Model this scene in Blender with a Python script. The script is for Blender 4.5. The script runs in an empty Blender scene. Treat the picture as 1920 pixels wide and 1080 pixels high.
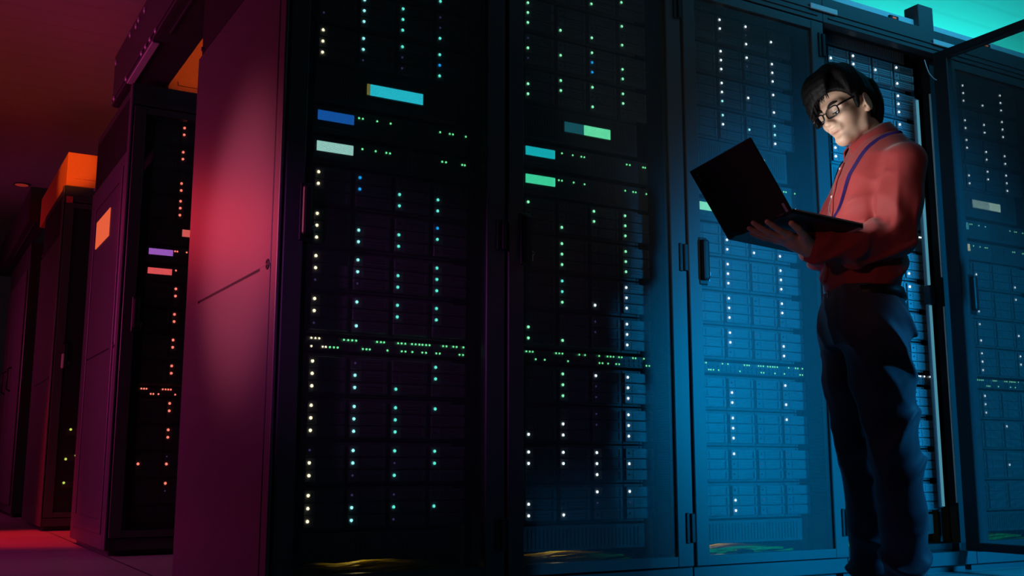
import bpy, bmesh, math, random
import numpy as np
from mathutils import Vector, Matrix

S = bpy.context.scene
COL = S.collection
rnd = random.Random(7)

# ------------------------------------------------------------------ helpers
def lin(c):
    return tuple(((v/255.0)/12.92 if v/255.0 <= 0.04045 else ((v/255.0+0.055)/1.055)**2.4) for v in c)

def link(o, parent=None):
    COL.objects.link(o)
    if parent is not None:
        o.parent = parent
    return o

def empty(name, loc=(0, 0, 0), label=None, cat=None, group=None, rz=0.0):
    o = bpy.data.objects.new(name, None)
    o.empty_display_size = 0.1
    o.location = loc
    o.rotation_euler = (0, 0, rz)
    link(o)
    tag(o, label, cat, group)
    return o

def tag(o, label=None, cat=None, group=None, kind=None):
    if label: o['label'] = label
    if cat: o['category'] = cat
    if group: o['group'] = group
    if kind: o['kind'] = kind
    return o

class MB:
    """collects simple shapes into one mesh"""
    def __init__(self):
        self.bm = bmesh.new()
    def box(self, x0, x1, y0, y1, z0, z1, bev=0.0, seg=1):
        r = bmesh.ops.create_cube(self.bm, size=1.0)
        vs = r['verts']
        for v in vs:
            v.co.x = x0 + (v.co.x+0.5)*(x1-x0)
            v.co.y = y0 + (v.co.y+0.5)*(y1-y0)
            v.co.z = z0 + (v.co.z+0.5)*(z1-z0)
        if bev > 0:
            es = set()
            for v in vs:
                for e in v.link_edges: es.add(e)
            bmesh.ops.bevel(self.bm, geom=list(es), offset=bev, segments=seg, affect='EDGES', profile=0.5)
        return self
    def cyl(self, c, axis, r, h, n=16, r2=None):
        """closed cylinder centred at c along axis 'x','y','z'"""
        M = {'z': Matrix(), 'x': Matrix.Rotation(math.pi/2, 4, 'Y'), 'y': Matrix.Rotation(-math.pi/2, 4, 'X')}[axis]
        bmesh.ops.create_cone(self.bm, cap_ends=True, segments=n, radius1=r, radius2=r if r2 is None else r2,
                              depth=h, matrix=Matrix.Translation(c) @ M)
        return self
    def ring(self, c, axis, R, r, n=20, m=8):
        M = {'z': Matrix(), 'x': Matrix.Rotation(math.pi/2, 4, 'Y'), 'y': Matrix.Rotation(-math.pi/2, 4, 'X')}[axis]
        M = Matrix.Translation(c) @ M
        vs = []
        for i in range(n):
            a = 2*math.pi*i/n
            row = []
            for j in range(m):
                b = 2*math.pi*j/m
                row.append(self.bm.verts.new(M @ Vector(((R+r*math.cos(b))*math.cos(a), (R+r*math.cos(b))*math.sin(a), r*math.sin(b)))))
            vs.append(row)
        for i in range(n):
            for j in range(m):
                self.bm.faces.new((vs[i][j], vs[(i+1) % n][j], vs[(i+1) % n][(j+1) % m], vs[i][(j+1) % m]))
        return self
    def sphere(self, c, r, u=12, v=8, sc=(1, 1, 1)):
        M = Matrix.Translation(c) @ Matrix.Diagonal((r*sc[0], r*sc[1], r*sc[2], 1))
        bmesh.ops.create_uvsphere(self.bm, u_segments=u, v_segments=v, radius=1.0, matrix=M)
        return self
    def tube(self, pts, r, n=8, closed=False):
        pts = [Vector(p) for p in pts]
        N = len(pts)
        rs = r if isinstance(r, (list, tuple)) else [r]*N
        rings = []
        up = None
        for i, p in enumerate(pts):
            if closed:
                t = pts[(i+1) % N]-pts[i-1]
            else:
                t = pts[min(i+1, N-1)]-pts[max(i-1, 0)]
            t.normalize()
            if up is None:
                up = t.orthogonal().normalized()
            up = (up - t*up.dot(t))
            if up.length < 1e-6: up = t.orthogonal()
            up.normalize()
            s = t.cross(up)
            rings.append([self.bm.verts.new(p + (up*math.cos(2*math.pi*j/n)+s*math.sin(2*math.pi*j/n))*rs[i]) for j in range(n)])
        R = N if closed else N-1
        for i in range(R):
            a, b = rings[i], rings[(i+1) % N]
            for j in range(n):
                self.bm.faces.new((a[j], a[(j+1) % n], b[(j+1) % n], b[j]))
        if not closed:
            self.bm.faces.new(rings[0][::-1]); self.bm.faces.new(rings[-1])
        return self
    def prism(self, poly, axis, a, b):
        """extrude a 2D polygon along an axis from a to b; poly in the other two axes in order"""
        def mk(u, v, w):
            return {'x': (w, u, v), 'y': (u, w, v), 'z': (u, v, w)}[axis]
        A = [self.bm.verts.new(mk(u, v, a)) for u, v in poly]
        B = [self.bm.verts.new(mk(u, v, b)) for u, v in poly]
        n = len(poly)
        self.bm.faces.new(A); self.bm.faces.new(B[::-1])
        for i in range(n):
            self.bm.faces.new((A[i], A[(i+1) % n], B[(i+1) % n], B[i]))
        return self
    def mesh(self, name, mat, smooth=False):
        bmesh.ops.recalc_face_normals(self.bm, faces=self.bm.faces)
        me = bpy.data.meshes.new(name)
        self.bm.to_mesh(me); self.bm.free()
        if mat: me.materials.append(mat)
        if smooth:
            for p in me.polygons: p.use_smooth = True
        return me
    def build(self, name, mat, parent=None, smooth=False, loc=None):
        o = bpy.data.objects.new(name, self.mesh(name, mat, smooth))
        if loc: o.location = loc
        return link(o, parent)

def inst(name, me, parent=None, loc=(0, 0, 0)):
    o = bpy.data.objects.new(name, me)
    o.location = loc
    return link(o, parent)

# ------------------------------------------------------------------ materials
def nodes(m):
    m.use_nodes = True
    return m.node_tree.nodes, m.node_tree.links

def paint(name, col, rough=0.5, metal=0.0, spec=0.5, bump=0.0, scale=60.0, var=0.12, coat=0.0):
    """painted / plastic / metal surface with a little procedural variation"""
    m = bpy.data.materials.new(name)
    N, L = nodes(m)
    b = N['Principled BSDF']
    b.inputs['Metallic'].default_value = metal
    b.inputs['Specular IOR Level'].default_value = spec
    b.inputs['Coat Weight'].default_value = coat
    tc = N.new('ShaderNodeTexCoord')
    nz = N.new('ShaderNodeTexNoise'); nz.inputs['Scale'].default_value = scale; nz.inputs['Detail'].default_value = 4
    L.new(tc.outputs['Object'], nz.inputs['Vector'])
    mx = N.new('ShaderNodeMix'); mx.data_type = 'RGBA'
    mx.inputs[6].default_value = (*[c*(1-var) for c in col], 1); mx.inputs[7].default_value = (*[min(1, c*(1+var)) for c in col], 1)
    L.new(nz.outputs['Fac'], mx.inputs[0]); L.new(mx.outputs[2], b.inputs['Base Color'])
    mr = N.new('ShaderNodeMapRange'); mr.inputs[3].default_value = max(0.03, rough-0.06); mr.inputs[4].default_value = min(1, rough+0.06)
    L.new(nz.outputs['Fac'], mr.inputs[0]); L.new(mr.outputs[0], b.inputs['Roughness'])
    if bump > 0:
        bp = N.new('ShaderNodeBump'); bp.inputs['Strength'].default_value = bump; bp.inputs['Distance'].default_value = 0.002
        L.new(nz.outputs['Fac'], bp.inputs['Height']); L.new(bp.outputs[0], b.inputs['Normal'])
    return m

def glow(name, col, strength, sample=False):
    m = bpy.data.materials.new(name)
    N, L = nodes(m)
    b = N['Principled BSDF']
    b.inputs['Base Color'].default_value = (0.05, 0.05, 0.05, 1)
    b.inputs['Emission Color'].default_value = (*col, 1)
    b.inputs['Emission Strength'].default_value = strength
    m.cycles.emission_sampling = 'AUTO' if sample else 'NONE'
    return m

def perforated(name, col, pitch, rad, rough=0.45):
    """sheet metal punched with round holes in a staggered grid (holes are open)"""
    m = bpy.data.materials.new(name)
    N, L = nodes(m)
    b = N['Principled BSDF']; out = N['Material Output']
    b.inputs['Base Color'].default_value = (*col, 1); b.inputs['Roughness'].default_value = rough
    b.inputs['Metallic'].default_value = 0.3
    tc = N.new('ShaderNodeTexCoord'); sp = N.new('ShaderNodeSeparateXYZ')
    L.new(tc.outputs['Object'], sp.inputs[0])
    def math_(op, a, bb=None):
        n = N.new('ShaderNodeMath'); n.operation = op
        for i, v in enumerate((a, bb)):
            if v is None: continue
            if isinstance(v, (int, float)): n.inputs[i].default_value = v
            else: L.new(v, n.inputs[i])
        return n.outputs[0]
    s3 = math.sqrt(3.0)
    u = math_('DIVIDE', sp.outputs['X'], pitch); v = math_('DIVIDE', sp.outputs['Z'], pitch*s3)
    def dist(off):
        fu = math_('SUBTRACT', math_('FRACT', math_('ADD', u, off)), 0.5)
        fv = math_('MULTIPLY', math_('SUBTRACT', math_('FRACT', math_('ADD', v, off)), 0.5), s3)
        return math_('SQRT', math_('ADD', math_('MULTIPLY', fu, fu), math_('MULTIPLY', fv, fv)))
    hole = math_('LESS_THAN', math_('MINIMUM', dist(100.0), dist(100.5)), rad)
    tr = N.new('ShaderNodeBsdfTransparent'); mx = N.new('ShaderNodeMixShader')
    L.new(hole, mx.inputs[0]); L.new(b.outputs[0], mx.inputs[1]); L.new(tr.outputs[0], mx.inputs[2])
    L.new(mx.outputs[0], out.inputs['Surface'])
    return m

M = {}
M['frame'] = paint('rack_black_paint', (0.050, 0.053, 0.058), 0.42, 0.0, 0.5, 0.05, 400)
M['side'] = paint('side_panel_paint', (0.085, 0.083, 0.088), 0.40, 0.0, 0.5, 0.04, 500, 0.05)
M['inner'] = paint('rack_inner_black', (0.012, 0.012, 0.013), 0.6, 0.0, 0.3)
M['mesh'] = perforated('perforated_steel', (0.055, 0.057, 0.062), 0.0027, 0.43)
M['server'] = paint('server_chassis_grey', (0.16, 0.165, 0.17), 0.5, 0.2, 0.5, 0.0, 80)
M['tray'] = paint('drive_tray_grey', (0.24, 0.25, 0.26), 0.42, 0.3, 0.5, 0.0, 90)
M['black'] = paint('black_plastic', (0.010, 0.010, 0.011), 0.45, 0.0, 0.4)
M['pale'] = paint('pale_grey_steel', (0.62, 0.64, 0.65), 0.5, 0.1)
M['rail'] = paint('galvanised_rail', (0.50, 0.52, 0.54), 0.38, 0.5)
M['strip'] = paint('strip_grey', (0.26, 0.27, 0.28), 0.45, 0.2)
M['yellow'] = paint('yellow_cable_sheath', (0.75, 0.60, 0.06), 0.45)
M['orange'] = paint('orange_duct_paint', (0.95, 0.30, 0.06), 0.5)
M['lead_off'] = paint('unlit_lens', (0.05, 0.05, 0.055), 0.3)
LED = {
    'W': glow('light_warm_white', lin((255, 244, 205)), 2.6),
    'w': glow('light_white', lin((225, 244, 250)), 3.0),
    'c': glow('light_pale_cyan', lin((150, 240, 240)), 2.4),
    't': glow('light_teal', lin((95, 235, 215)), 2.2),
    'g': glow('light_green_white', lin((140, 250, 190)), 2.3),
    'b': glow('light_blue', lin((20, 150, 225)), 2.2),
    'r': glow('light_red', lin((255, 118, 100)), 2.5),
    'd': glow('light_dim_violet', lin((70, 60, 110)), 1.0),
    'p': glow('light_port_green', lin((120, 255, 170)), 2.0),
    'y': glow('light_yellow_green', lin((200, 220, 90)), 1.6),
    '.': M['lead_off'],
}
def screen_mat(name, rgb, st=1.5):
    """lit status display: fine pixel grid"""
    m = glow(name, lin(rgb), st)
    return m

# ------------------------------------------------------------------ setting
def tile_floor():
    m = bpy.data.materials.new('raised_floor_tiles')
    N, L = nodes(m); b = N['Principled BSDF']
    tc = N.new('ShaderNodeTexCoord')
    br = N.new('ShaderNodeTexBrick'); br.offset = 0.0
    br.inputs['Scale'].default_value = 1.0
    br.inputs['Brick Width'].default_value = 0.6; br.inputs['Row Height'].default_value = 0.6
    br.inputs['Mortar Size'].default_value = 0.004
    br.inputs['Color1'].default_value = (0.30, 0.30, 0.31, 1); br.inputs['Color2'].default_value = (0.27, 0.27, 0.28, 1)
    br.inputs['Mortar'].default_value = (0.03, 0.03, 0.03, 1)
    L.new(tc.outputs['Object'], br.inputs['Vector']); L.new(br.outputs['Color'], b.inputs['Base Color'])
    nz = N.new('ShaderNodeTexNoise'); nz.inputs['Scale'].default_value = 14
    L.new(tc.outputs['Object'], nz.inputs['Vector'])
    mr = N.new('ShaderNodeMapRange'); mr.inputs[3].default_value = 0.28; mr.inputs[4].default_value = 0.42
    L.new(nz.outputs['Fac'], mr.inputs[0]); L.new(mr.outputs[0], b.inputs['Roughness'])
    return m
def plank_ceiling():
    m = bpy.data.materials.new('slatted_ceiling')
    N, L = nodes(m); b = N['Principled BSDF']; b.inputs['Roughness'].default_value = 0.55
    tc = N.new('ShaderNodeTexCoord'); sp = N.new('ShaderNodeSeparateXYZ'); L.new(tc.outputs['Object'], sp.inputs[0])
    w = N.new('ShaderNodeTexWave'); w.wave_type = 'BANDS'; w.bands_direction = 'Y'; w.inputs['Scale'].default_value = 1.6
    w.inputs['Distortion'].default_value = 0.0
    L.new(tc.outputs['Object'], w.inputs['Vector'])
    cr = N.new('ShaderNodeValToRGB'); cr.color_ramp.elements[0].position = 0.02; cr.color_ramp.elements[0].color = (0.555, 0.555, 0.555, 1)
    cr.color_ramp.elements[1].position = 0.10; cr.color_ramp.elements[1].color = (0.60, 0.60, 0.60, 1)
    L.new(w.outputs['Fac'], cr.inputs[0]); L.new(cr.outputs[0], b.inputs['Base Color'])
    return m
M['wall'] = paint('wall_paint', (0.42, 0.41, 0.42), 0.7, 0, 0.3, 0.05, 20)
XA, XB, YA, YB_ = -4.2, 9.0, -6.5, 11.5
CEIL = 3.0
def slab(name, x0, x1, y0, y1, z0, z1, mat):
    o = MB().box(x0, x1, y0, y1, z0, z1).build(name, mat)
    o['kind'] = 'structure'
    return o
slab('floor', XA, XB, YA, YB_, -0.12, 0.0, tile_floor())
slab('ceiling', XA, XB, YA, YB_, CEIL, CEIL+0.12, plank_ceiling())
slab('wall_left', XA-0.12, XA, YA, YB_, 0, CEIL, M['wall'])
slab('wall_right', XB, XB+0.12, YA, YB_, 0, CEIL, M['wall'])
slab('wall_back', XA, XB, YB_, YB_+0.12, 0, CEIL, M['wall'])
slab('wall_front', XA, XB, YA-0.12, YA, 0, CEIL, M['wall'])
# ------------------------------------------------------------------ racks
RW, RD, RH = 0.7585, 1.12, 2.37     # width, depth, height of a rack
DZ0, DZ1 = 0.087, 2.250             # door bottom / top
def bevel_box(*a, b=0.003): return MB().box(*a, bev=b)

# meshes that every rack shares -----------------------------------
def frame_mesh():
    m = MB()
    w, d, t = RW-0.004, RD, 0.045
    for x in (0.002, w-t):
        for y in (0.05, d-t):
            m.box(x, x+t, y, y+t, 0.085, RH-0.06)
    for y in (0.05, d-t):
        m.box(0.002, w, y, y+t, 0.085, 0.115)
        m.box(0.002, w, y, y+t, RH-0.10, RH-0.06)
    for x in (0.002, w-t):
        m.box(x, x+t, 0.05+t, d-t, RH-0.10, RH-0.06)
        m.box(x, x+t, 0.05+t, d-t, 0.085, 0.115)
    # equipment uprights either side of the units
    for x in (0.066, 0.680):
        m.box(x, x+0.026, 0.135, 0.165, 0.115, RH-0.10)
    return m.mesh('frame', M['inner'])
def door_frame_mesh():
    """local origin on the hinge line (right edge, front face); the door spans -x"""
    w = RW-0.012
    m = MB()
    s, t = 0.060, 0.036
    m.box(-w, -w+s, 0, t, DZ0, DZ1, 0.003)
    m.box(-s-0.010, 0, 0, t, DZ0, DZ1, 0.003)
    m.box(-w+s-0.004, -s-0.006, 0.002, t-0.002, DZ0+0.002, 0.122)
    m.box(-w+s-0.004, -s-0.006, 0.002, t-0.002, 2.212, DZ1-0.002)
    return m.mesh('door', M['frame'])
def perf_mesh():
    w = RW-0.012
    return MB().box(-w+0.058, -0.068, 0.012, 0.0135, 0.118, 2.216).mesh('perforated_panel', M['mesh'])
def handle_mesh():
    w = RW-0.012
    m = MB()
    x0 = -w+0.045
    m.box(x0, x0+0.040, -0.004, 0.004, 1.085, 1.262, 0.003)
    m.box(x0+0.004, x0+0.034, -0.026, -0.004, 1.100, 1.252, 0.008, 2)
    return m.mesh('handle', M['black'])
def key_mesh():
    w = RW-0.012
    m = MB(); x0 = -w+0.045
    m.ring((x0+0.046, -0.003, 1.128), 'y', 0.006, 0.0018, 14, 6)
    m.box(x0+0.0445, x0+0.0475, -0.004, 0.001, 1.100, 1.120)
    return m.mesh('keyhole', M['rail'])
def hinge_mesh(z):
    m = MB()
    m.box(-0.034, -0.020, -0.006, 0.003, z-0.052, z+0.052, 0.002)
    m.box(-0.016, 0.002, -0.010, 0.006, z-0.050, z+0.050, 0.003)
    return m.mesh('hinge', M['black'])
ME = dict(frame=frame_mesh(), door=door_frame_mesh(), perf=perf_mesh(), handle=handle_mesh(), key=key_mesh(),
          hinges=[hinge_mesh(z) for z in (0.218, 1.178, 2.148)])
w_ = RW-0.012
ME['shade_plate'] = (MB().box(-w_+0.004, -w_+0.058, 0.0365, 0.040, DZ0+0.004, DZ1-0.004).box(-0.066, -0.004, 0.0365, 0.040, DZ0+0.004, DZ1-0.004)
    .box(-w_+0.058, -0.066, 0.0365, 0.040, DZ0+0.004, 0.120).box(-w_+0.058, -0.066, 0.0365, 0.040, 2.214, DZ1-0.004).mesh('inner_shade_plate', M['inner']))
ME['plinth'] = MB().box(0.001, RW-0.003, 0.012, RD, 0.030, 0.084, 0.002).box(0.02, RW-0.02, 0.06, RD-0.05, 0.0, 0.031).mesh('plinth', M['frame'])
ME['header'] = MB().box(0.0, RW-0.001, 0.004, 0.05, 2.256, 2.368, 0.002).box(0.03, RW-0.03, -0.001, 0.006, 2.276, 2.281).box(0.03, RW-0.03, -0.001, 0.006, 2.300, 2.306).mesh('header_rail', M['frame'])
ME['roof'] = MB().box(0.0, RW-0.002, 0.05, RD, 2.315, 2.366).mesh('roof_panel', M['frame'])
ME['rear'] = MB().box(0.01, RW-0.01, RD-0.02, RD+0.004, 0.1, 2.31).mesh('rear_panel', M['inner'])
ME['base'] = MB().box(0.01, RW-0.01, 0.05, RD-0.03, 0.086, 0.094).mesh('floor_tray', M['inner'])
ME['part'] = MB().box(RW-0.0045, RW-0.0005, 0.06, RD-0.02, 0.09, 2.31).mesh('partition_panel', M['inner'])
ME['plate'] = MB().box(-0.078, 0.078, -0.004, 0.003, 2.298, 2.322, 0.002).mesh('joining_plate', M['pale'])

def side_panel(root, full=True):
    """left side panel at x = 0 with a split line groove and a lock"""
    t = 0.012
    m = MB()
    z0, zg0, zg1, z1 = 0.03, 1.0135, 1.0205, 2.016
    m.box(-t, 0, 0.062, RD-0.01, z0, zg0, 0.0015)
    m.box(-t, 0, 0.062, RD-0.01, zg1, z1, 0.0025)
    m.box(-t+0.0005, 0, 0.062, 0.165, zg0-0.002, zg1+0.002)
    m.box(-t+0.0005, 0, 0.925, RD-0.01, zg0-0.002, zg1+0.002)
    p = m.build('side_panel', M['side'], root)
    MB().box(-t+0.004, -t+0.008, 0.165, 0.925, zg0-0.001, zg1+0.001).build('split_groove', M['inner'], p)
    k = MB(); k.ring((-t, 0.085, 1.022), 'x', 0.013, 0.0035, 20, 6).cyl((-t+0.001, 0.085, 1.022), 'x', 0.006, 0.008, 12)
    k.build('lock', M['black'], p, True)
    # upper side cover, set back
    MB().box(-0.004, 0.004, 0.07, RD-0.03, 2.03, 2.315).build('upper_cover', M['inner'], root)
    MB().box(-0.011, 0.0, 0.002, 0.058, 0.03, 2.366, 0.004, 2).build('corner_trim', M['side'], root)
    b = MB()
    b.cyl((-0.008, RD-0.05, 2.045), 'x', 0.008, 0.012, 10)
    b.build('bolt', M['rail'], root)
    return p

def make_rack(x, y, label, group=None, door='closed', side=False, plate=True):
    r = empty('server_rack', (x, y, 0), label, 'server rack', group)
    for nm, k in (('frame', 'frame'), ('plinth', 'plinth'), ('roof_panel', 'roof'), ('rear_panel', 'rear'),
                  ('floor_tray', 'base'), ('partition_panel', 'part')):
        inst(nm, ME[k], r)
    h = inst('header_rail', ME['header'], r)
    if side: side_panel(r)
    else: inst('partition_panel', ME['part'], r, (-RW+0.004, 0, 0))
    if door:
        d = inst('door', ME['door'], r, (RW-0.006, 0, 0))
        inst('perforated_panel', ME['perf'], d)
        inst('handle', ME['handle'], d); inst('keyhole', ME['key'], d)
        for hm in ME['hinges']: inst('hinge', hm, d)
        inst('inner_shade_plate', ME['shade_plate'], d)  # black plates added so the open door's inner side looks unlit
        if door == 'open':
            sl = MB()
            for z0, z1 in ((0.28, 1.115), (1.245, 2.08)): sl.box(2.966-x, 2.972-x, 0.040, 0.0465, z0, z1)
            sl.build('pale_edge_strip', M['pale'], r)  # pale strip put in as the bright lit edge of the post
            d.location = (2.978-x, -0.004, 0)
            d.rotation_euler = (0, 0, math.radians(91.5))
    return r

# equipment ---------------------------------------------------------
EX0, EX1 = 0.128, 0.628
U3 = 0.13335
CX, CS = 0.1447, 0.1377
def server_mesh():
    m = MB(); w = EX1-EX0; h = U3-0.004
    m.box(0.012, w-0.012, 0.012, 0.62, 0.002, h)
    m.box(0, w, 0.004, 0.014, 0.001, h, 0.001)                 # face flange
    for c in range(5):
        x = 0.006+c*CS*0.995 if c < 4 else w-0.010
        m.box(x-0.004, x+0.002, 0.0, 0.006, 0.003, h-0.002)
    return m.mesh('chassis', M['server'])
def tray_mesh():
    m = MB(); w = CS-0.016; h = 0.0345
    m.box(0, w, -0.010, 0.004, 0, h, 0.0012)
    m.box(0.030, w-0.006, -0.013, -0.009, 0.005, 0.011)         # ventilated strips
    m.box(0.030, w-0.006, -0.013, -0.009, 0.014, 0.020)
    m.box(0.030, w-0.006, -0.013, -0.009, 0.023, 0.029)
    m.box(w-0.016, w-0.006, -0.017, -0.012, 0.004, h-0.004)     # latch
    return m.mesh('drive_bay', M['tray'])
def led_mesh(r, key):
    m = MB(); m.sphere((0, 0, 0), r, 10, 6, (1, 0.45, 1))
    return m.mesh('status_light', LED[key], True)
ME['server'] = server_mesh(); ME['tray'] = tray_mesh()
LM = {k: led_mesh(0.0050, k) for k in LED}
LM['r'] = led_mesh(0.0066, 'r'); LM['d'] = led_mesh(0.0035, 'd'); LM['.'] = led_mesh(0.0035, '.')
PM = {k: led_mesh(0.0034, k) for k in ('p', 'W', 'w', 'r', 'y', 'g')}
PM['y'] = led_mesh(0.0085, 'y'); PM['r'] = led_mesh(0.0045, 'r')
for k in PM: PM[k].name = 'port_light'

ORD = ['lowest', 'second', 'third', 'fourth', 'fifth', 'sixth', 'seventh', 'eighth', 'ninth', 'tenth', 'eleventh', 'topmost']
def storage_server(x, y, z, pat, label, group, cols=(0, 1, 2, 3)):
    s = empty('storage_server', (x+EX0, y+0.12, z), label, 'server', group)
    inst('chassis', ME['server'], s)
    for r in range(3):
        for c in cols:
            t = inst('drive_bay', ME['tray'], s, (CX-EX0-0.012+CS*c, 0, 0.010+0.0375*r))
            k = pat[r*4+c]
            inst('status_light', LM[k], t, (0.012, -0.0125, 0.019))
    return s

SW_UP = [0.141, 0.154, 0.166, 0.246, 0.26, 0.273, 0.286, 0.356, 0.369, 0.38, 0.428, 0.44, 0.453, 0.476, 0.489, 0.502, 0.513, 0.526, 0.538, 0.587, 0.599, 0.624, 0.636, 0.661]
SW_LO = [0.142, 0.178, 0.188, 0.201, 0.214, 0.226, 0.309, 0.321, 0.332, 0.392, 0.441, 0.454, 0.478, 0.513, 0.526, 0.563, 0.575, 0.647, 0.66]
def switch_mesh(h=0.0445):
    m = MB(); w = 0.55
    m.box(0, w, 0.0, 0.40, 0.001, h-0.002, 0.001)
    for i in range(24):
        for zz in (0.006, 0.021):
            m.box(0.012+i*0.0218, 0.012+i*0.0218+0.016, -0.0035, 0.001, zz, zz+0.010)
    return m.mesh('switch_body', M['server'])
ME['switch'] = switch_mesh()
def network_switch(x, y, z, label, group, up, lo, key, key0=None):
    s = empty('network_switch', (x+EX0-0.004, y+0.12, z), label, 'network switch', group)
    inst('switch_body', ME['switch'], s)
    for row, zz in ((up, 0.0365), (lo, 0.0115)):
        for u in row:
            k = key0 if (key0 and u < 0.2) else key
            inst('port_light', PM[k], s, (u-EX0+0.004, -0.005, zz))
    return s

def ctrl_mesh(h):
    m = MB(); w = 0.55
    m.box(0, w, 0, 0.5, 0.001, h-0.002, 0.0015)
    m.box(0.004, 0.138, -0.006, 0.001, h*0.5-0.030, h*0.5+0.032, 0.001)
    for i in range(9):
        m.box(0.30+i*0.012, 0.308+i*0.012, -0.002, 0.001, 0.012, h-0.014)
    return m.mesh('controller_body', M['server'])
ME['ctrl'] = ctrl_mesh(0.0889)
def controller(x, y, z, label, group, rgb, leds, key='p', st=1.5, cut=0.0):
    s = empty('storage_controller', (x+EX0-0.004, y+0.12, z), label, 'controller', group)
    inst('controller_body', ME['ctrl'], s)
    d = MB().box(0.014+cut, 0.135, -0.0085, -0.005, 0.039, 0.0705, 0.0008).build('status_display', screen_mat('display_glow', rgb, st), s)
    for u in leds:
        inst('status_light', PM[key], s, (u-EX0+0.004, -0.002, 0.067))
    return s
def panel_mesh(h):
    m = MB(); w = 0.50
    m.box(0, w, 0, 0.45, 0.001, h-0.002, 0.0015)
    m.box(0.165, 0.380, -0.006, 0.001, 0.042, 0.093, 0.001)
    for i in range(14):
        m.box(0.012+i*0.010, 0.017+i*0.010, -0.002, 0.001, 0.015, h-0.016)
        if i < 10: m.box(0.392+i*0.010, 0.397+i*0.010, -0.002, 0.001, 0.015, h-0.016)
    return m.mesh('console_body', M['server'])
ME['cons'] = panel_mesh(0.129)
def console(x, y, z, label, group, rgb_l, rgb_r, split, st=1.5, stl=1.0):
    s = empty('console_unit', (x+EX0, y+0.12, z), label, 'console', group)
    inst('console_body', ME['cons'], s)
    a, b = 0.173, 0.372
    q = a+(b-a)*split
    MB().box(a, q-0.002, -0.0085, -0.005, 0.048, 0.085).build('status_display', screen_mat('display_left_glow', rgb_l, stl), s)
    MB().box(q, b, -0.0085, -0.005, 0.048, 0.085).build('status_display', screen_mat('display_right_glow', rgb_r, st), s)
    return s
def blank_mesh():
    m = MB(); w = 0.5; h = 0.082
    m.box(0, w, 0, 0.012, 0, h, 0.001)
    for i in range(30):
        m.box(0.02+i*0.0155, 0.026+i*0.0155, -0.003, 0.001, 0.01, h-0.01)
    return m.mesh('blanking_panel', M['server'])
ME['blank'] = blank_mesh()
def blank_panel(x, y, z, label, group):
    o = inst('blanking_panel', ME['blank'], None, (x+EX0, y+0.12, z))
    tag(o, label, 'panel', group)
    return o

ZL = [0.2391+U3*g for g in range(4)]; ZM = [0.8303+U3*g for g in range(4)]; ZT = [1.6974+U3*g for g in range(4)]
ZS = ZL+ZM+ZT
PAT = [
 ['wcd.wcttwdd.', 'wdt.wcdtdctt', 'wct.wct.wctt', 'wct.wc.twd.t', 'dc..w.ttwctt', 'ddttwcttwc.t', 'wct.wcttw..b', '..ttwbttwb..', 'wddtwcdbwctt', 'dctt.ctdwctd', '.ctt.ctd.ctt', '.ct..ctt.d.t'],
 ['ww..w.dd..ww', '..w.wwwwwww.', 'ww.w.wdw..dw', '.gdw.gdw.gww', 'gg.wg.dw..dw', '.gww.t.w.t.w', '.g.g.g.g.g.g', '.g.g..ggg.gg', 'g.g.gg.g.ggg', 'd.bgggbgd.g.', 'ggggg...g..g', '..g.g.gg.g.g'],
 ['.w...wd.....', '......d..w.d', '.w...w.d.w.w', '.w.w.w.....w', '...w.w.w.wd.', 'wwd..w.www.w', '.wdw.w.w.w.w', '.www.w......', '...w.wcc.c.c', '.cdw.ww..w.w', '.w.w.wdw.www', '..w..wdw.ww.'],
 ['.w.....d....', 'w...w.......', '.w..ww...w..', 'w...........', '.w..w....w..', 'ww.....w..w.', '.w...w..w..w', '.w.w.w..w...', 'w...ww...w..', '.w.w.w.w.w.w', '...w...w...w', '...wwww..w.w'],
 ['............', '......w.....', '....w.....w.', 'ww...w...w..', '.w...w.w.w.w', '.w.....w.w..', '.w...w...w.w', '.w.w.w......', '.w.w.www..ww', '..ww.www.w..', '.www.www...w', '.www.w.w.w.w'],
 ['.....d...r..', '....rr...d..', '.....r...r..', '.....r...r..', '.....r...r..', '.....r...r..', '.....r...r..', '.....r...r..', '.r...r...r..', '.r...r......', '.....r...r..', '.....r...r..'],
]
RX = [RW*k for k in range(5)]
def catmull_pts(pts, dx, m=5):
    P = [Vector((p[0]-dx, p[1], p[2])) for p in pts]; P = [2*P[0]-P[1]]+P+[2*P[-1]-P[-2]]; out = []
    for i in range(1, len(P)-2):
        for j in range(m):
            t = j/m; a, b, c, d = P[i-1:i+3]
            out.append(0.5*(2*b+(c-a)*t+(2*a-5*b+4*c-d)*t*t+(3*b-a-3*c+d)*t**3))
    return out+[P[-2]]
WHERE = ['the rack with the red-lit side panel', 'the second rack from the red-lit panel', 'the rack behind the laptop',
         'the doorless-looking open rack behind the man', 'the rack seen through the open door', 'the dark rack behind the red-lit panel']
WHERE[3] = 'the open rack behind the man'
RLAB = ['black server rack with a large red-lit side panel at the row end',
        'dark server rack with green lights, second from the red-lit side panel',
        'blue-lit closed server rack with a door handle, behind the open laptop',
        'open server rack behind the man, its perforated door swung out',
        'blue-lit server rack at the right end, seen through the open perforated door']
for k in range(5):
    r_ = make_rack(RX[k], 0, RLAB[k], 'server racks of the front row', 'open' if k == 3 else 'closed', side=(k == 0))
    if k == 3:
        MB().tube(catmull_pts([(2.885, -0.006, 2.208), (2.884, -0.016, 2.171), (2.899, -0.020, 2.137), (2.946, -0.022, 2.120), (2.990, -0.046, 2.151), (3.010, -0.046, 2.190), (3.005, -0.020, 2.222)], RX[3]), 0.0022, 6).build('earth_wire', M['pale'], r_, True)
YROWB = 2.497
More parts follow.
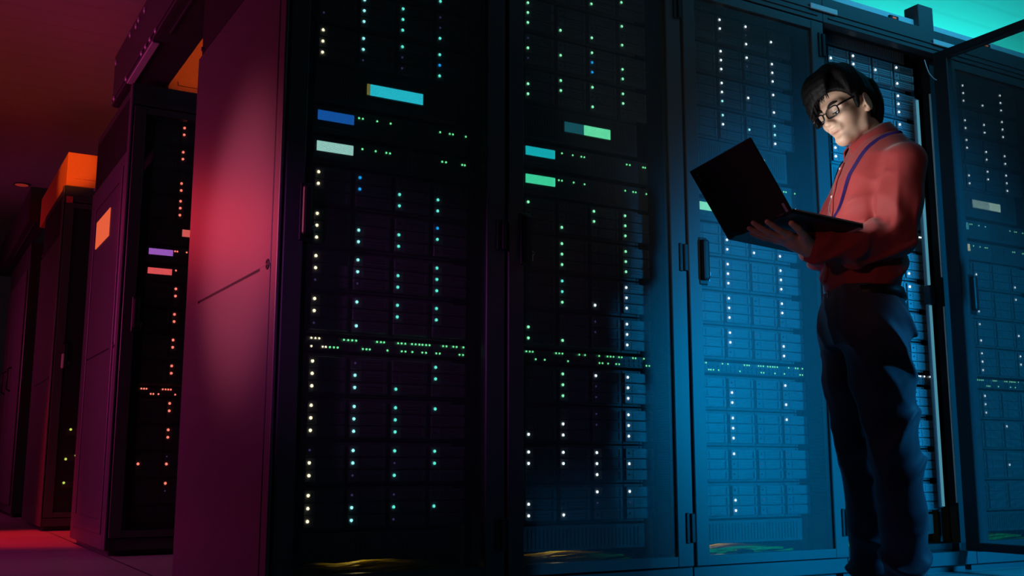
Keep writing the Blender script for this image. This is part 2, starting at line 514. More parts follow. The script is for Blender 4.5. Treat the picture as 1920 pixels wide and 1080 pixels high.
rack_b = make_rack(-0.012, YROWB, 'dark server rack with red lights and a glowing orange plate on its side', 'server racks of the rear rows', 'closed', side=True, plate=False)
YROWC = 4.841
rack_c = make_rack(-0.035, YROWC, 'dark rack with a few yellow-green lights, third row from the front', 'server racks of the rear rows', 'closed', side=True, plate=False)

def fill(k, x, y, key, key0, dispA, dispB, console_cols, cols=(0, 1, 2, 3), stA=1.5, stB=1.5):
    w = WHERE[k]
    for i, z in enumerate(ZS):
        pat = PAT[k][i]
        if k == 0:
            pat = ''.join(('W' if (c == 'w' and j % 4 == 0) else c) for j, c in enumerate(pat))
        storage_server(x, y, z, pat, '%s storage server from the bottom in %s' % (ORD[i], w) if i not in (0, 11)
                       else '%s storage server in %s' % (ORD[i], w), 'storage servers in '+w, cols)
    rr = random.Random(40+k)
    if k == 0: up, lo = SW_UP, SW_LO
    else:
        up = [u for u in SW_UP if rr.random() < 0.72]; lo = [u for u in SW_LO if rr.random() < 0.62]
    network_switch(x, y, 0.7775, 'network switch with tiny port lights in '+w, 'network switches', up, lo, key, key0)
    LA = [0.292, 0.338, 0.375, 0.388, 0.577, 0.591, 0.652, 0.662]
    LB_ = [0.278, 0.291, 0.341, 0.388, 0.568, 0.604, 0.616, 0.665]
    if k == 5: LA, LB_ = [0.28], [0.27, 0.282, 0.33]
    if k == 1: LA, LB_ = LB_, LA
    controller(x, y, 1.3655, 'lower controller with small %s display in %s' % (dispA[0], w), 'controllers with small displays', dispA[1], LA, key, stA)
    controller(x, y, 1.4665, 'upper controller with small %s display in %s' % (dispB[0], w), 'controllers with small displays', dispB[1], LB_, key, stB)
    console(x, y, 1.5672, 'console with a wide %s display in %s' % (console_cols[0], w), 'consoles with wide displays', *console_cols[1:])
    blank_panel(x, y, 2.2318, 'ribbed blanking panel above the topmost server of '+w, 'blanking panels')
    blank_panel(x, y, 0.150, 'ribbed blanking panel under the servers of '+w, 'blanking panels')
fill(0, RX[0], 0, 'p', 'W', ('pale', (165, 226, 214)), ('blue', (22, 92, 178)), ('cyan', (196, 190, 90), (40, 205, 225), 0.055, 1.6, 0.5), stA=1.5, stB=1.5)
fill(1, RX[1]+0.002, 0, 'p', None, ('green', (70, 242, 180)), ('cyan', (22, 196, 205)), ('half-lit green', (30, 110, 125), (110, 250, 185), 0.42, 1.6, 1.0))
fill(2, RX[2]+0.004, 0, 'p', None, ('mint', (140, 255, 205)), ('teal', (60, 190, 190)), ('pale', (60, 120, 130), (150, 220, 210), 0.3, 1.4, 1.0))
fill(3, RX[3]+0.004, 0, 'w', None, ('white', (200, 240, 235)), ('aqua', (80, 200, 210)), ('pale blue', (90, 150, 160), (150, 215, 225), 0.3, 1.4, 1.0))
fill(4, RX[4]-0.025, 0, 'g', None, ('cream', (225, 235, 185)), ('aqua', (70, 180, 195)), ('pale grey-green', (160, 205, 195), (190, 235, 215), 0.6, 1.5, 1.3))
fill(5, -0.012, YROWB, 'r', None, ('red', (235, 88, 90)), ('violet', (165, 95, 200)), ('red', (235, 100, 95), (235, 105, 95), 0.5, 1.5, 1.4), cols=(0, 1))

# equipment of the third row: a few units with yellow-green lights
for z, ups, los, nm in ((0.640, [0.158], [], 'highest'), (0.463, [0.203], [0.139], 'middle'), (0.278, [0.137, 0.226], [], 'lowest')):
    network_switch(-0.035, YROWC, z, nm+' dark switch with yellow-green lights in the third row rack', 'dark switches in the third row', ups, los, 'y')

for k, nm in ((2, 'left of the man’s head, above the open rack’s left post'), (3, 'at the top corner where the open door hangs')):
    o = inst('joining_plate', ME['plate'], None, (RX[k]+RW, -0.003, 0)); tag(o, 'pale joining plate '+nm, 'plate', 'joining plates on the rack headers')

# yellow cables lying on the rack floors
def cable_bundle(x, y, seed, label):
    r2 = random.Random(seed)
    e = empty('cable_bundle', (x, y, 0.094), label, 'cables', 'yellow cables on the rack floors')
    for i in range(9):
        y0 = 0.200+0.022*i; zz = 0.013+0.006*(i % 3)
        pts = []
        x0, x1 = 0.14+r2.uniform(0, 0.12), 0.62+r2.uniform(-0.04, 0.02)
        for j in range(9):
            t = j/8
            pts.append((x0+(x1-x0)*t, y0+r2.uniform(-0.012, 0.012)+0.02*math.sin(t*5+i), zz+0.006*math.sin(t*7+i*2)))
        MB().tube(pts, 0.0055, 6).build('cable', M['yellow'], e, True)
    return e
for k in range(5):
    cable_bundle(RX[k], 0, k, 'bundle of yellow cables on the floor of '+WHERE[k])

# vertical light strip at the right of the open rack
ps = empty('light_strip', (RX[3]+0.628, 0.070, 0.26), 'glowing vertical light strip along the right of the open rack', 'light')
MB().box(0.003, 0.025, 0.006, 0.020, 0, 1.80, 0.003).build('strip_housing', M['strip'], ps)
tb = MB()
for z0, z1 in ((0.005, 0.86), (0.95, 1.79)): tb.tube([(0.014, 0.002, z0), (0.014, 0.002, z1)], 0.0060, 10)
tb.build('tube', glow('strip_glow', lin((105, 190, 215)), 0.45, True), ps, True)
MB().box(-0.004, 0.032, -0.012, 0.022, 0.865, 0.945, 0.003).build('bracket', M['black'], ps)

# small coil on the floor of the rack behind the laptop
c = MB().ring((0, 0, 0.008), 'z', 0.030, 0.006, 20, 6).ring((0.006, 0.004, 0.018), 'z', 0.028, 0.006, 20, 6)
tag(c.build('cable_coil', M['black'], None, True, (RX[2]+0.36, 0.150, 0.0965)), 'small black cable coil on the rack floor behind the laptop', 'cable')

# cable trough on top of the front row ---------------------------------
t = empty('cable_trough', (1.9, 0.05, 2.3695), 'pale cable trough running along the tops of the front row racks', 'cable trough')
MB().box(-1.85, 1.92, 0.0, 0.006, 0.0, 0.052, 0.001).box(-1.85, 1.92, 0.0, 0.35, 0.0, 0.006).box(-1.85, 1.92, 0.344, 0.35, 0.0, 0.052).build('trough_channel', M['pale'], t)
for xc in (0.22, 0.86, 1.494):
    cl = MB().box(xc-0.028, xc+0.028, -0.012, 0.004, 0.004, 0.036, 0.002).build('clip', M['black'], t)
    MB().box(xc-0.012, xc+0.010, -0.0135, -0.011, 0.010, 0.018).box(xc-0.012, xc+0.010, -0.0135, -0.011, 0.022, 0.028).build('orange_mark', glow('orange_mark_glow', lin((215, 120, 40)), 0.55), cl)  # orange marks given a weak emission of their own
MB().box(1.00, 1.098, -0.03, 0.05, 0.003, 0.118, 0.003).build('post_bracket', M['frame'], t)
MB().box(-0.36, -0.262, -0.03, 0.05, 0.003, 0.118, 0.003).build('post_bracket', M['frame'], t)

# overhead beams between the rows --------------------------------------
def beam(x0, x1, y0, y1, z0, z1, label):
    e = empty('overhead_beam', ((x0+x1)/2, (y0+y1)/2, z0), label, 'beam', 'overhead beams at the row ends')
    a, L_ = (x1-x0)/2, (y1-y0)/2
    h = z1-z0
    MB().box(-a, a, -L_, L_, 0, h, 0.006).build('beam_body', M['frame'], e)
    for zz in (0.0, 0.03):
        MB().box(-a-0.006, -a+0.002, -L_+0.01, L_-0.02, zz, zz+0.008).build('edge_rail', M['side'], e)
    MB().box(-a+0.045, -a+0.052, -L_+0.01, L_*0.2, -0.006, 0.002).build('edge_rail', M['side'], e)
    return e, a, L_
bm_, a, L_ = beam(-0.032, 0.166, 0.0, 3.06, 2.40, 2.70, 'dark bolted overhead beam running back above the red-lit rack side')
yc = 1.53
for yb, zb in ((2.225, 0.25), (2.372, 0.255), (2.437, 0.245), (2.595, 0.256), (3.00, 0.24)):
    MB().sphere((-a-0.002, yb-yc, zb), 0.018, 10, 6, (0.5, 1, 1)).build('bolt', M['rail'], bm_, True)
for yb in (1.90, 2.02, 2.12, 2.22, 2.62, 2.97):
    MB().sphere((-a-0.004, yb-yc, 0.022), 0.016, 10, 6, (0.6, 1, 1)).build('bolt', M['rail'], bm_, True)
MB().box(-a-0.004, -a+0.030, 1.97-yc, 2.60-yc, -0.010, 0.0, 0.002).build('fixing_plate', M['pale'], bm_)
beam(-0.115, 0.03, 6.45, 9.4, 2.42, 2.72, 'far dark overhead beam above the fourth row')

# orange ducts on the rear rows ----------------------------------------
def duct(x0, x1, y0, y1, z0, z1, label):
    e = empty('cable_duct', (x0, y0, z0), label, 'cable duct', 'orange ducts on the rear rows')
    MB().box(0, x1-x0, 0, y1-y0, 0, z1-z0, 0.004).build('duct_body', M['orange'], e)
    MB().box(0.05, x1-x0-0.04, -0.006, 0.002, 0.055, 0.075).build('duct_lip', M['orange'], e)
    return e
duct(-0.03, 0.62, YROWC+0.02, 6.42, 2.372, 2.615, 'bright orange cable duct on top of the third row rack')
duct(0.172, 0.66, YROWB+0.10, 3.6, 2.372, 2.72, 'orange cable duct on the second row rack, under the overhead beam')


# orange plate on the side of the second row rack, label and handle on the third row rack
MB().box(-0.016, -0.011, 0.43, 0.86, 1.645, 1.80, 0.001).build('glow_plate', glow('plate_painted_glow', lin((225, 92, 52)), 1.0), rack_b)  # no lamp: the light on the plate is put in as emission
pl = MB(); pl.box(-0.018, -0.012, 0.10, 0.17, 0.10, 1.95, 0.002).box(-0.018, -0.012, 0.92, 0.99, 0.10, 1.95, 0.002)
pl.box(-0.018, -0.012, 0.17, 0.92, 0.10, 0.17, 0.002).box(-0.018, -0.012, 0.17, 0.92, 1.88, 1.95, 0.002)
pl.build('panel_frame', M['side'], rack_b)
MB().box(0.010, 0.052, -0.006, 0.0, 2.245, 2.290, 0.001).build('red_label', paint('red_label', (0.8, 0.12, 0.10), 0.5), rack_c)
MB().box(0.050, 0.066, -0.030, 0.0, 1.085, 1.185, 0.004).build('pull_handle', M['pale'], rack_c)

# fourth row: cabinet with ribbed side doors and two handles
cab = empty('equipment_cabinet', (-0.03, 7.02, 0), 'far cabinet with vertical ribs and two looped handles, fourth row from the front', 'cabinet')
MB().box(0.0, 0.70, 0.0, 1.75, 0.03, 2.36, 0.004).build('cabinet_body', M['frame'], cab)
for y0, y1 in ((0.06, 0.62), (0.66, 1.14), (1.18, 1.70)):
    d = MB().box(-0.016, 0.0, y0, y1, 0.10, 2.12, 0.006, 2).build('side_door', M['side'], cab)
    if y0 > 0.1:
        MB().tube([(-0.016, y0+0.06, 1.10), (-0.05, y0+0.06, 1.12), (-0.05, y0+0.06, 1.30), (-0.016, y0+0.06, 1.32)], 0.009, 8).build('handle', M['black'], d, True)
MB().box(0.02, 0.70, 0.02, 1.7, 0.0, 0.031).build('plinth', M['black'], cab)

cl_ = empty('red_ceiling_disc', (-0.10, 7.55, 2.975), 'small round dull red disc on the ceiling at the far end', 'ceiling light')  # small emissive red disc set on the ceiling
MB().ring((0, 0, 0.018), 'z', 0.062, 0.006, 28, 8).build('rim', M['frame'], cl_, True)
MB().cyl((0, 0, 0.018), 'z', 0.058, 0.010, 28).build('lens', glow('dull_red_disc', lin((125, 30, 25)), 1.0), cl_)
# ------------------------------------------------------------------ distance-field sculpting
def nrm(v):
    v = np.asarray(v, float); return v/np.linalg.norm(v)
def sph(c, r):
    c = np.asarray(c, float)
    return lambda P: np.sqrt(((P-c)**2).sum(1))-r
def ell(c, r, A=None):
    c = np.asarray(c, float); r = np.asarray(r, float)
    def fn(P):
        q = P-c
        if A is not None: q = q@A
        k0 = np.sqrt(((q/r)**2).sum(1)); k1 = np.sqrt(((q/(r*r))**2).sum(1))
        return k0*(k0-1.0)/np.maximum(k1, 1e-6)
    return fn
def cone(a, b, ra, rb):
    a = np.asarray(a, float); b = np.asarray(b, float); ab = b-a; L2 = max(ab@ab, 1e-12)
    def fn(P):
        t = np.clip((P-a)@ab/L2, 0, 1)
        return np.sqrt(((P-a-t[:, None]*ab)**2).sum(1))-(ra+(rb-ra)*t)
    return fn
def loft(O, A, zs, cf, cl, ra, rb, n=2.3):
    """stack of superellipse sections; O origin, A columns = front, left, up"""
    O = np.asarray(O, float)
    def fn(P):
        q = (P-O)@A
        z = q[:, 2]
        a = np.interp(z, zs, ra); b = np.interp(z, zs, rb)
        u = np.abs(q[:, 0]-np.interp(z, zs, cf))/a; v = np.abs(q[:, 1]-np.interp(z, zs, cl))/b
        s = (u**n+v**n)**(1.0/n)
        return np.maximum((s-1.0)*np.minimum(a, b), np.maximum(zs[0]-z, z-zs[-1]))
    return fn
class Field:
    def __init__(self): self.ops = []
    def u(self, fn, k=0.0): self.ops.append(('u', k, fn)); return self
    def s(self, fn, k=0.0): self.ops.append(('s', k, fn)); return self
    def chain(self, pts, rs, k):
        for i in range(len(pts)-1): self.u(cone(pts[i], pts[i+1], rs[i], rs[i+1]), k if i == 0 else 0.6*k)
        return self
    def __call__(self, P, idx=None):
        d = np.full(len(P), 1.0)
        for i in (range(len(self.ops)) if idx is None else idx):
            op, k, fn = self.ops[i]
            e = fn(P)
            if op == 'u':
                if k > 0:
                    h = np.clip(0.5+0.5*(d-e)/k, 0, 1); d = d*(1-h)+e*h-k*h*(1-h)
                else: d = np.minimum(d, e)
            else:
                if k > 0:
                    h = np.clip(0.5-0.5*(d+e)/k, 0, 1); d = d*(1-h)-e*h+k*h*(1-h)
                else: d = np.maximum(d, -e)
        return d
def polygonise(field, lo, hi, h, disp=None, amp=0.0, n=14):
    """surface nets over sparse blocks -> (verts, quads)"""
    lo = np.asarray(lo, float); hi = np.asarray(hi, float)
    nb = np.ceil((hi-lo)/(h*n)).astype(int)
    B = np.stack(np.meshgrid(*[np.arange(k) for k in nb], indexing='ij'), -1).reshape(-1, 3)
    ctr = lo+(B+0.5)*h*n
    rad = h*n*0.5*1.7321*1.6+2*h+amp
    D = np.stack([fn(ctr) for _, _, fn in field.ops], 1)
    K = np.array([k for _, k, _ in field.ops])
    isu = np.array([op == 'u' for op, _, _ in field.ops])
    near = D < (rad+1.6*K+0.008)[None, :]
    act = (near & isu[None, :]).any(1)
    ax = np.arange(n+1)
    G = np.stack(np.meshgrid(ax, ax, ax, indexing='ij'), -1).reshape(-1, 3)
    co = np.array([(i, j, k) for i in (0, 1) for j in (0, 1) for k in (0, 1)])
    edges = [(a, b) for a in range(8) for b in range(a+1, 8) if abs(co[a]-co[b]).sum() == 1]
    keys, poss, quads = [], [], [[], [], []]
    NN = nb*n+2
    def key(I): return ((I[:, 0]+1)*NN[1]+(I[:, 1]+1))*NN[2]+(I[:, 2]+1)
    flip = [[], [], []]
    for b in np.nonzero(act)[0]:
        base = B[b]*n
        P = lo+(base+G)*h
        d = field(P, np.nonzero(near[b])[0])
        if disp is not None: d = d+disp(P)
        V = d.reshape(n+1, n+1, n+1)
        if V.min() > 0 or V.max() < 0: continue
        s = V < 0
        c = [s[co[q][0]:n+co[q][0], co[q][1]:n+co[q][1], co[q][2]:n+co[q][2]] for q in range(8)]
        tot = sum(x.astype(np.int8) for x in c)
        ci = np.argwhere((tot > 0) & (tot < 8))
        if len(ci):
            vals = np.stack([V[ci[:, 0]+co[q][0], ci[:, 1]+co[q][1], ci[:, 2]+co[q][2]] for q in range(8)], 1)
            acc = np.zeros((len(ci), 3)); cnt = np.zeros(len(ci))
            for a, e in edges:
                va, ve = vals[:, a], vals[:, e]
                m = (va < 0) != (ve < 0)
                t = np.where(m, va/np.where(m, va-ve, 1), 0)
                acc += np.where(m[:, None], co[a]+t[:, None]*(co[e]-co[a]), 0); cnt += m
            keys.append(key(ci+base)); poss.append(lo+(ci+base+acc/cnt[:, None])*h)
        for axis in range(3):
            sl0 = [slice(0, n)]*3; sl1 = [slice(0, n)]*3; sl1[axis] = slice(1, n+1)
            m = s[tuple(sl0)] != s[tuple(sl1)]
            ei = np.argwhere(m)
            if len(ei):
                quads[axis].append(ei+base); flip[axis].append(s[tuple(sl0)][m])
    keys = np.concatenate(keys); poss = np.concatenate(poss)
    o = np.argsort(keys); keys = keys[o]; poss = poss[o]
    F = []
    for axis in range(3):
        if not quads[axis]: continue
        E = np.concatenate(quads[axis]); fl = np.concatenate(flip[axis])
        u, v = [(1, 2), (2, 0), (0, 1)][axis]
        du = np.zeros(3, int); du[u] = 1; dv = np.zeros(3, int); dv[v] = 1
        q = [E-du-dv, E-dv, E, E-du]
        ids = []; ok = np.ones(len(E), bool)
        for x in q:
            k = key(x); i = np.clip(np.searchsorted(keys, k), 0, len(keys)-1)
            ok &= keys[i] == k; ids.append(i)
        Q = np.stack(ids, 1)
        Q[~fl] = Q[~fl][:, ::-1]
        F.append(Q[ok])
    return poss, np.concatenate(F)
def np_mesh(name, V, F, mat, parent=None):
    me = bpy.data.meshes.new(name)
    me.vertices.add(len(V)); me.vertices.foreach_set('co', np.asarray(V, np.float32).ravel())
    me.loops.add(F.size); me.loops.foreach_set('vertex_index', F.astype(np.int32).ravel())
    k = F.shape[1]
    me.polygons.add(len(F)); me.polygons.foreach_set('loop_start', np.arange(0, F.size, k, dtype=np.int32))
    me.polygons.foreach_set('use_smooth', np.ones(len(F), bool))
    me.update(calc_edges=True); me.validate()
    if mat: me.materials.append(mat)
    o = bpy.data.objects.new(name, me)
    return link(o, parent)
def sines(P, seed, freq, stretch=(1, 1, 1), terms=5):
    r = np.random.RandomState(seed); Q = P*np.asarray(stretch)*freq
    out = np.zeros(len(P))
    w = np.stack([np.sin(Q@r.normal(size=3)*0.8+r.uniform(0, 6)) for _ in range(3)], 1)*0.9
    Q = Q+w
    for i in range(terms):
        out += np.sin(Q@nrm(r.normal(size=3))*(1+0.35*i)+r.uniform(0, 6))
    return out/terms
def catmull(pts, m=6):
    pts = np.asarray(pts, float); P = np.vstack([2*pts[0]-pts[1], pts, 2*pts[-1]-pts[-2]]); out = []
    for i in range(1, len(P)-2):
        for t in np.linspace(0, 1, m, endpoint=False):
            a, b, c, d = P[i-1:i+3]
            out.append(0.5*((2*b)+(-a+c)*t+(2*a-5*b+4*c-d)*t*t+(-a+3*b-3*c+d)*t**3))
    out.append(pts[-1]); return np.array(out)
# ------------------------------------------------------------------ laptop pose (worked out first: the hands hold it)
def rotm(a, b, c):
    ca, sa, cb, sb, cc, sc = math.cos(a), math.sin(a), math.cos(b), math.sin(b), math.cos(c), math.sin(c)
    return np.array([[ca, -sa, 0], [sa, ca, 0], [0, 0, 1]])@np.array([[cb, 0, sb], [0, 1, 0], [-sb, 0, cb]])@np.array([[1, 0, 0], [0, cc, -sc], [0, sc, cc]])
LR = rotm(-0.173, 0.104, -0.029); LH = np.array([1.112, -0.800, 1.090]); LOPEN = 2.224
LW, LD, LT = 0.32, 0.23, 0.014
def lp(x, y, z): return LH+LR@np.array([x, y, z])      # x from hinge towards the man, y across, z up (0 = underside)
lap = empty('laptop', tuple(LH), 'black laptop held open on the man’s left hand', 'laptop')
lap.rotation_euler = Matrix([list(r) for r in LR]).to_euler()
base = MB().box(0.0, LD, -LW/2, LW/2, 0.0, LT, 0.004, 2).build('base', M['black'], lap)
kb = MB()
for r in range(5):
    for c in range(14):
        kb.box(0.035+r*0.019, 0.0515+r*0.019, -0.140+c*0.020, -0.1225+c*0.020, LT-0.0005, LT+0.0018)
kb.build('keyboard', paint('key_plastic', (0.03, 0.03, 0.032), 0.5), base)
MB().box(0.142, 0.205, -0.050, 0.050, LT-0.0005, LT+0.0008).build('touchpad', paint('touchpad_grey', (0.10, 0.10, 0.105), 0.35), base)
MB().box(0.010, LD-0.004, -LW/2-0.0012, -LW/2+0.001, LT-0.005, LT-0.001).build('side_trim', M['rail'], base)
MB().box(LD-0.012, LD+0.0010, -LW/2+0.003, LW/2-0.003, -0.0006, 0.004, 0.0004).build('front_trim', paint('front_trim_silver', (0.8, 0.82, 0.84), 0.25, 0.6), base)
lid = bpy.data.objects.new('lid', MB().box(0.0, 0.23, -LW/2, LW/2, -0.007, 0.0, 0.003, 2).mesh('lid', paint('lid_black', (0.012, 0.013, 0.013), 0.5, 0, 0.4)))
link(lid, lap)
lid.location = (0, 0, 0.0)
# lid x axis runs from the hinge to the top edge; its z = 0 face is the outer side
lid.matrix_local = Matrix(((math.cos(LOPEN), 0, -math.sin(LOPEN), 0), (0, 1, 0, 0), (math.sin(LOPEN), 0, math.cos(LOPEN), 0), (0, 0, 0, 1)))
scr = glow('laptop_screen_glow', (1.0, 0.97, 0.95), 13.0, True)
MB().box(0.018, 0.222, -LW/2+0.008, LW/2-0.008, -0.0085, -0.0068).build('screen', scr, lid)
MB().box(0.008, 0.034, -LW/2+0.010, -LW/2+0.020, -0.001, 0.0006).build('hinge_cap', M['rail'], lid)
em = MB(); em.prism([(0.0, 0.0), (0.006, 0.003), (0.014, 0.0), (0.006, 0.006)], 'z', -0.0005, 0.0006)
em.cyl((0.019, 0.005, 0.0), 'z', 0.0022, 0.0012, 10)
e_ = em.build('emblem', M['rail'], lid); e_.location = (0.190, LW/2-0.034, 0)
hb = MB().cyl((0.0, -0.10, 0.006), 'y', 0.007, 0.05, 14).cyl((0.0, 0.10, 0.006), 'y', 0.007, 0.05, 14)
hb.build('hinge', M['black'], lap, True)

# ------------------------------------------------------------------ the man
phi = math.radians(31)
BF = np.array([-math.cos(phi), math.sin(phi), 0]); BL = np.array([-math.sin(phi), -math.cos(phi), 0]); BU = np.array([0, 0, 1.0])
BA = np.stack([BF, BL, BU], 1)
BO = np.array([1.53, -0.79, 0.0])
def bp(f, l, z): return BO+BF*f+BL*l+BU*z
# head frame
HY, HP, HRL = math.radians(4), math.radians(15), math.radians(11.5)
hF = np.array([-math.cos(HY), math.sin(HY), 0]); hL = np.array([-math.sin(HY), -math.cos(HY), 0]); hU = np.array([0, 0, 1.0])
hF, hU = math.cos(HP)*hF-math.sin(HP)*hU, math.sin(HP)*hF+math.cos(HP)*hU
hL, hU = math.cos(HRL)*hL+math.sin(HRL)*hU, -math.sin(HRL)*hL+math.cos(HRL)*hU
HA = np.stack([hF, hL, hU], 1)
HO = np.array([1.494, -0.800, 1.488])
HS = 0.88
def hp(f, l, u): return HO+HA@np.array([f, l, u if u > 0 else u*0.86])*HS
def hell(c, r): return ell(hp(*c), np.array(r)*HS, HA)
def hcone(a, b, ra, rb): return cone(hp(*a), hp(*b), ra*HS, rb*HS)

# joints
SHL, ELL, WRL = bp(-0.092, 0.166, 1.288), np.array([1.466, -0.962, 1.072]), lp(0.150, -0.034, -0.040)
SHR, ELR, WRR = np.array([1.640, -0.675, 1.310]), np.array([1.585, -0.580, 1.100]), lp(0.225, 0.095, 0.052)
HIPL, HIPR = bp(0.005, 0.085, 0.85), bp(0.020, -0.085, 0.85)
KNL, KNR = bp(-0.030, 0.088, 0.49), bp(0.012, -0.086, 0.50)
ANL, ANR = bp(-0.045, 0.088, 0.085), bp(-0.010, -0.090, 0.085)

skin = Field()
# head
skin.u(hell((-0.014, 0, 0.042), (0.098, 0.079, 0.098)))
skin.u(hell((0.036, 0, -0.036), (0.058, 0.053, 0.078)), 0.025)
for s_ in (1, -1):
    skin.u(hcone((0.068, s_*0.006, -0.106), (0.004, s_*0.047, -0.080), 0.014, 0.012), 0.022)
    skin.u(hcone((0.004, s_*0.047, -0.080), (-0.010, s_*0.056, -0.020), 0.012, 0.016), 0.022)
skin.u(hell((0.072, 0, -0.106), (0.015, 0.020, 0.013)), 0.02)
for s in (1, -1):
    skin.u(hell((0.054, s*0.042, -0.022), (0.028, 0.020, 0.020)), 0.025)
    skin.u(hcone((0.082, s*0.012, 0.024), (0.070, s*0.048, 0.022), 0.010, 0.010), 0.022)
for s in (1, -1):
    skin.s(hell((0.102, s*0.031, 0.004), (0.020, 0.017, 0.013)), 0.016)
    skin.u(hell((0.0735, s*0.031, 0.002), (0.0145, 0.0155, 0.0125)), 0.004)
skin.u(hcone((0.086, 0, 0.016), (0.108, 0, -0.030), 0.0075, 0.0105), 0.014)
skin.u(hell((0.110, 0, -0.034), (0.0095, 0.0105, 0.0085)), 0.008)
for s in (1, -1):
    skin.u(hell((0.099, s*0.0125, -0.037), (0.010, 0.0075, 0.0075)), 0.007)
    skin.s(hell((0.103, s*0.007, -0.0455), (0.005, 0.0035, 0.004)), 0.003)
skin.u(hell((0.088, 0, -0.058), (0.014, 0.027, 0.016)), 0.014)
skin.u(hell((0.0975, 0, -0.0615), (0.0068, 0.018, 0.0045)), 0.005)
skin.u(hell((0.0955, 0, -0.0720), (0.0070, 0.0155, 0.0050)), 0.005)
skin.s(hcone((0.1065, 0.000, -0.0665), (0.093, 0.024, -0.0675), 0.0016, 0.0012), 0.003)
skin.s(hcone((0.1065, 0.000, -0.0665), (0.093, -0.024, -0.0675), 0.0016, 0.0012), 0.003)
skin.s(hell((0.100, 0, -0.086), (0.010, 0.018, 0.006)), 0.012)
for s in (1, -1):
    EA = HA@np.array(Matrix.Rotation(s*math.radians(16), 3, 'Z'))
    skin.u(ell(hp(-0.016, s*0.0835, 0.000), np.array((0.0205, 0.0065, 0.034))*HS, EA), 0.006)
    skin.s(ell(hp(-0.008, s*0.0925, 0.003), np.array((0.0095, 0.0055, 0.019))*HS, EA), 0.004)
    skin.u(hell((0.003, s*0.078, -0.006), (0.005, 0.006, 0.009)), 0.004)
    skin.u(hell((-0.006, s*0.079, -0.031), (0.008, 0.006, 0.009)), 0.005)
# neck and torso
NB = bp(-0.058, 0, 1.375)
skin.u(cone(hp(-0.034, 0, -0.045), NB, 0.047, 0.054), 0.02)
skin.u(loft(BO, BA, [0.80, 0.93, 1.05, 1.2, 1.3, 1.36, 1.41], [0, 0, -.006, -.03, -.052, -.06, -.062], [0]*7,
            [0.085, 0.088, 0.088, 0.092, 0.088, 0.06, 0.045], [0.135, 0.135, 0.130, 0.138, 0.125, 0.08, 0.05]), 0.02)
# arms
def arm(sh, el, wr, k=0.03):
    skin.chain([sh, el], [0.044, 0.038], k); skin.chain([el, 0.55*el+0.45*wr, wr], [0.041, 0.038, 0.025], 0.02)
arm(SHL, ELL, WRL); arm(SHR, ELR, WRR)
# hands ------------------------------------------------------------
def hand(wr, palm, knuckles, tips, thumb, r=0.0085):
    """palm from wrist to knuckles, four bent fingers of unequal length, thumb from the side of the palm"""
    for kn in knuckles:
        skin.u(cone(0.75*wr+0.25*np.mean(knuckles, 0), kn, 0.0165, 0.0115), 0.014)
    skin.u(cone(wr, palm, 0.024, 0.020), 0.02)
    for kn, tip in zip(knuckles, tips):
        m1 = 0.55*kn+0.45*tip[0]; 
        pts = [kn, tip[0], tip[1], tip[2]]
        rs = [r*1.15, r*1.02, r*0.94, r*0.80]
        for i in range(3): skin.u(cone(pts[i], pts[i+1], rs[i], rs[i+1]), 0.006 if i == 0 else 0.003)
    for i in range(3): skin.u(cone(thumb[i], thumb[i+1], [0.017, 0.0115, 0.0098][i], [0.0115, 0.0098, 0.0082][i]), 0.010 if i == 0 else 0.003)
zk = -0.026
hand(WRL, lp(0.100, -0.032, -0.032),
     [lp(0.060, -0.060, zk), lp(0.050, -0.036, zk-0.002), lp(0.054, -0.013, zk-0.001), lp(0.066, 0.008, zk+0.002)],
     [[lp(0.022, -0.069, -0.021), lp(-0.003, -0.073, -0.013), lp(-0.022, -0.076, -0.0075)],
      [lp(0.008, -0.038, -0.023), lp(-0.020, -0.038, -0.014), lp(-0.040, -0.036, -0.004)],
      [lp(0.016, -0.006, -0.022), lp(-0.010, -0.001, -0.014), lp(-0.027, 0.004, -0.008)],
      [lp(0.036, 0.024, -0.019), lp(0.017, 0.032, -0.013), lp(0.003, 0.037, -0.0085)]],
     [lp(0.125, -0.055, -0.034), lp(0.092, -0.083, -0.027), lp(0.060, -0.100, -0.017), lp(0.034, -0.108, -0.0095)])
hand(WRR, lp(0.180, 0.088, 0.050),
     [lp(0.135, 0.058, 0.050), lp(0.126, 0.078, 0.053), lp(0.130, 0.098, 0.051), lp(0.140, 0.116, 0.047)],
     [[lp(0.103, 0.048, 0.046), lp(0.084, 0.043, 0.034), lp(0.074, 0.041, 0.0245)],
      [lp(0.090, 0.074, 0.049), lp(0.066, 0.072, 0.037), lp(0.055, 0.071, 0.0245)],
      [lp(0.095, 0.103, 0.047), lp(0.074, 0.105, 0.036), lp(0.063, 0.106, 0.0245)],
      [lp(0.113, 0.126, 0.042), lp(0.096, 0.131, 0.033), lp(0.087, 0.133, 0.0240)]],
     [lp(0.190, 0.062, 0.044), lp(0.162, 0.042, 0.038), lp(0.136, 0.030, 0.031), lp(0.114, 0.026, 0.0245)])
# legs
def leg(hip, kn, an, s):
    skin.chain([hip, kn], [0.078, 0.052], 0.04); skin.chain([kn, 0.6*kn+0.4*an-BF*0.012, an], [0.050, 0.050, 0.034], 0.02)
    skin.u(cone(an+BF*-0.02-BU*0.035, an+BF*0.13-BU*0.055, 0.030, 0.020), 0.03)
leg(HIPL, KNL, ANL, 1); leg(HIPR, KNR, ANR, -1)

person = empty('person', (BO[0], BO[1], 0), 'man in red shirt and glasses standing with a laptop in front of the racks', 'person')
person_inv = Matrix.Translation((-BO[0], -BO[1], 0))
def local(V): return np.asarray(V)-np.array([BO[0], BO[1], 0])

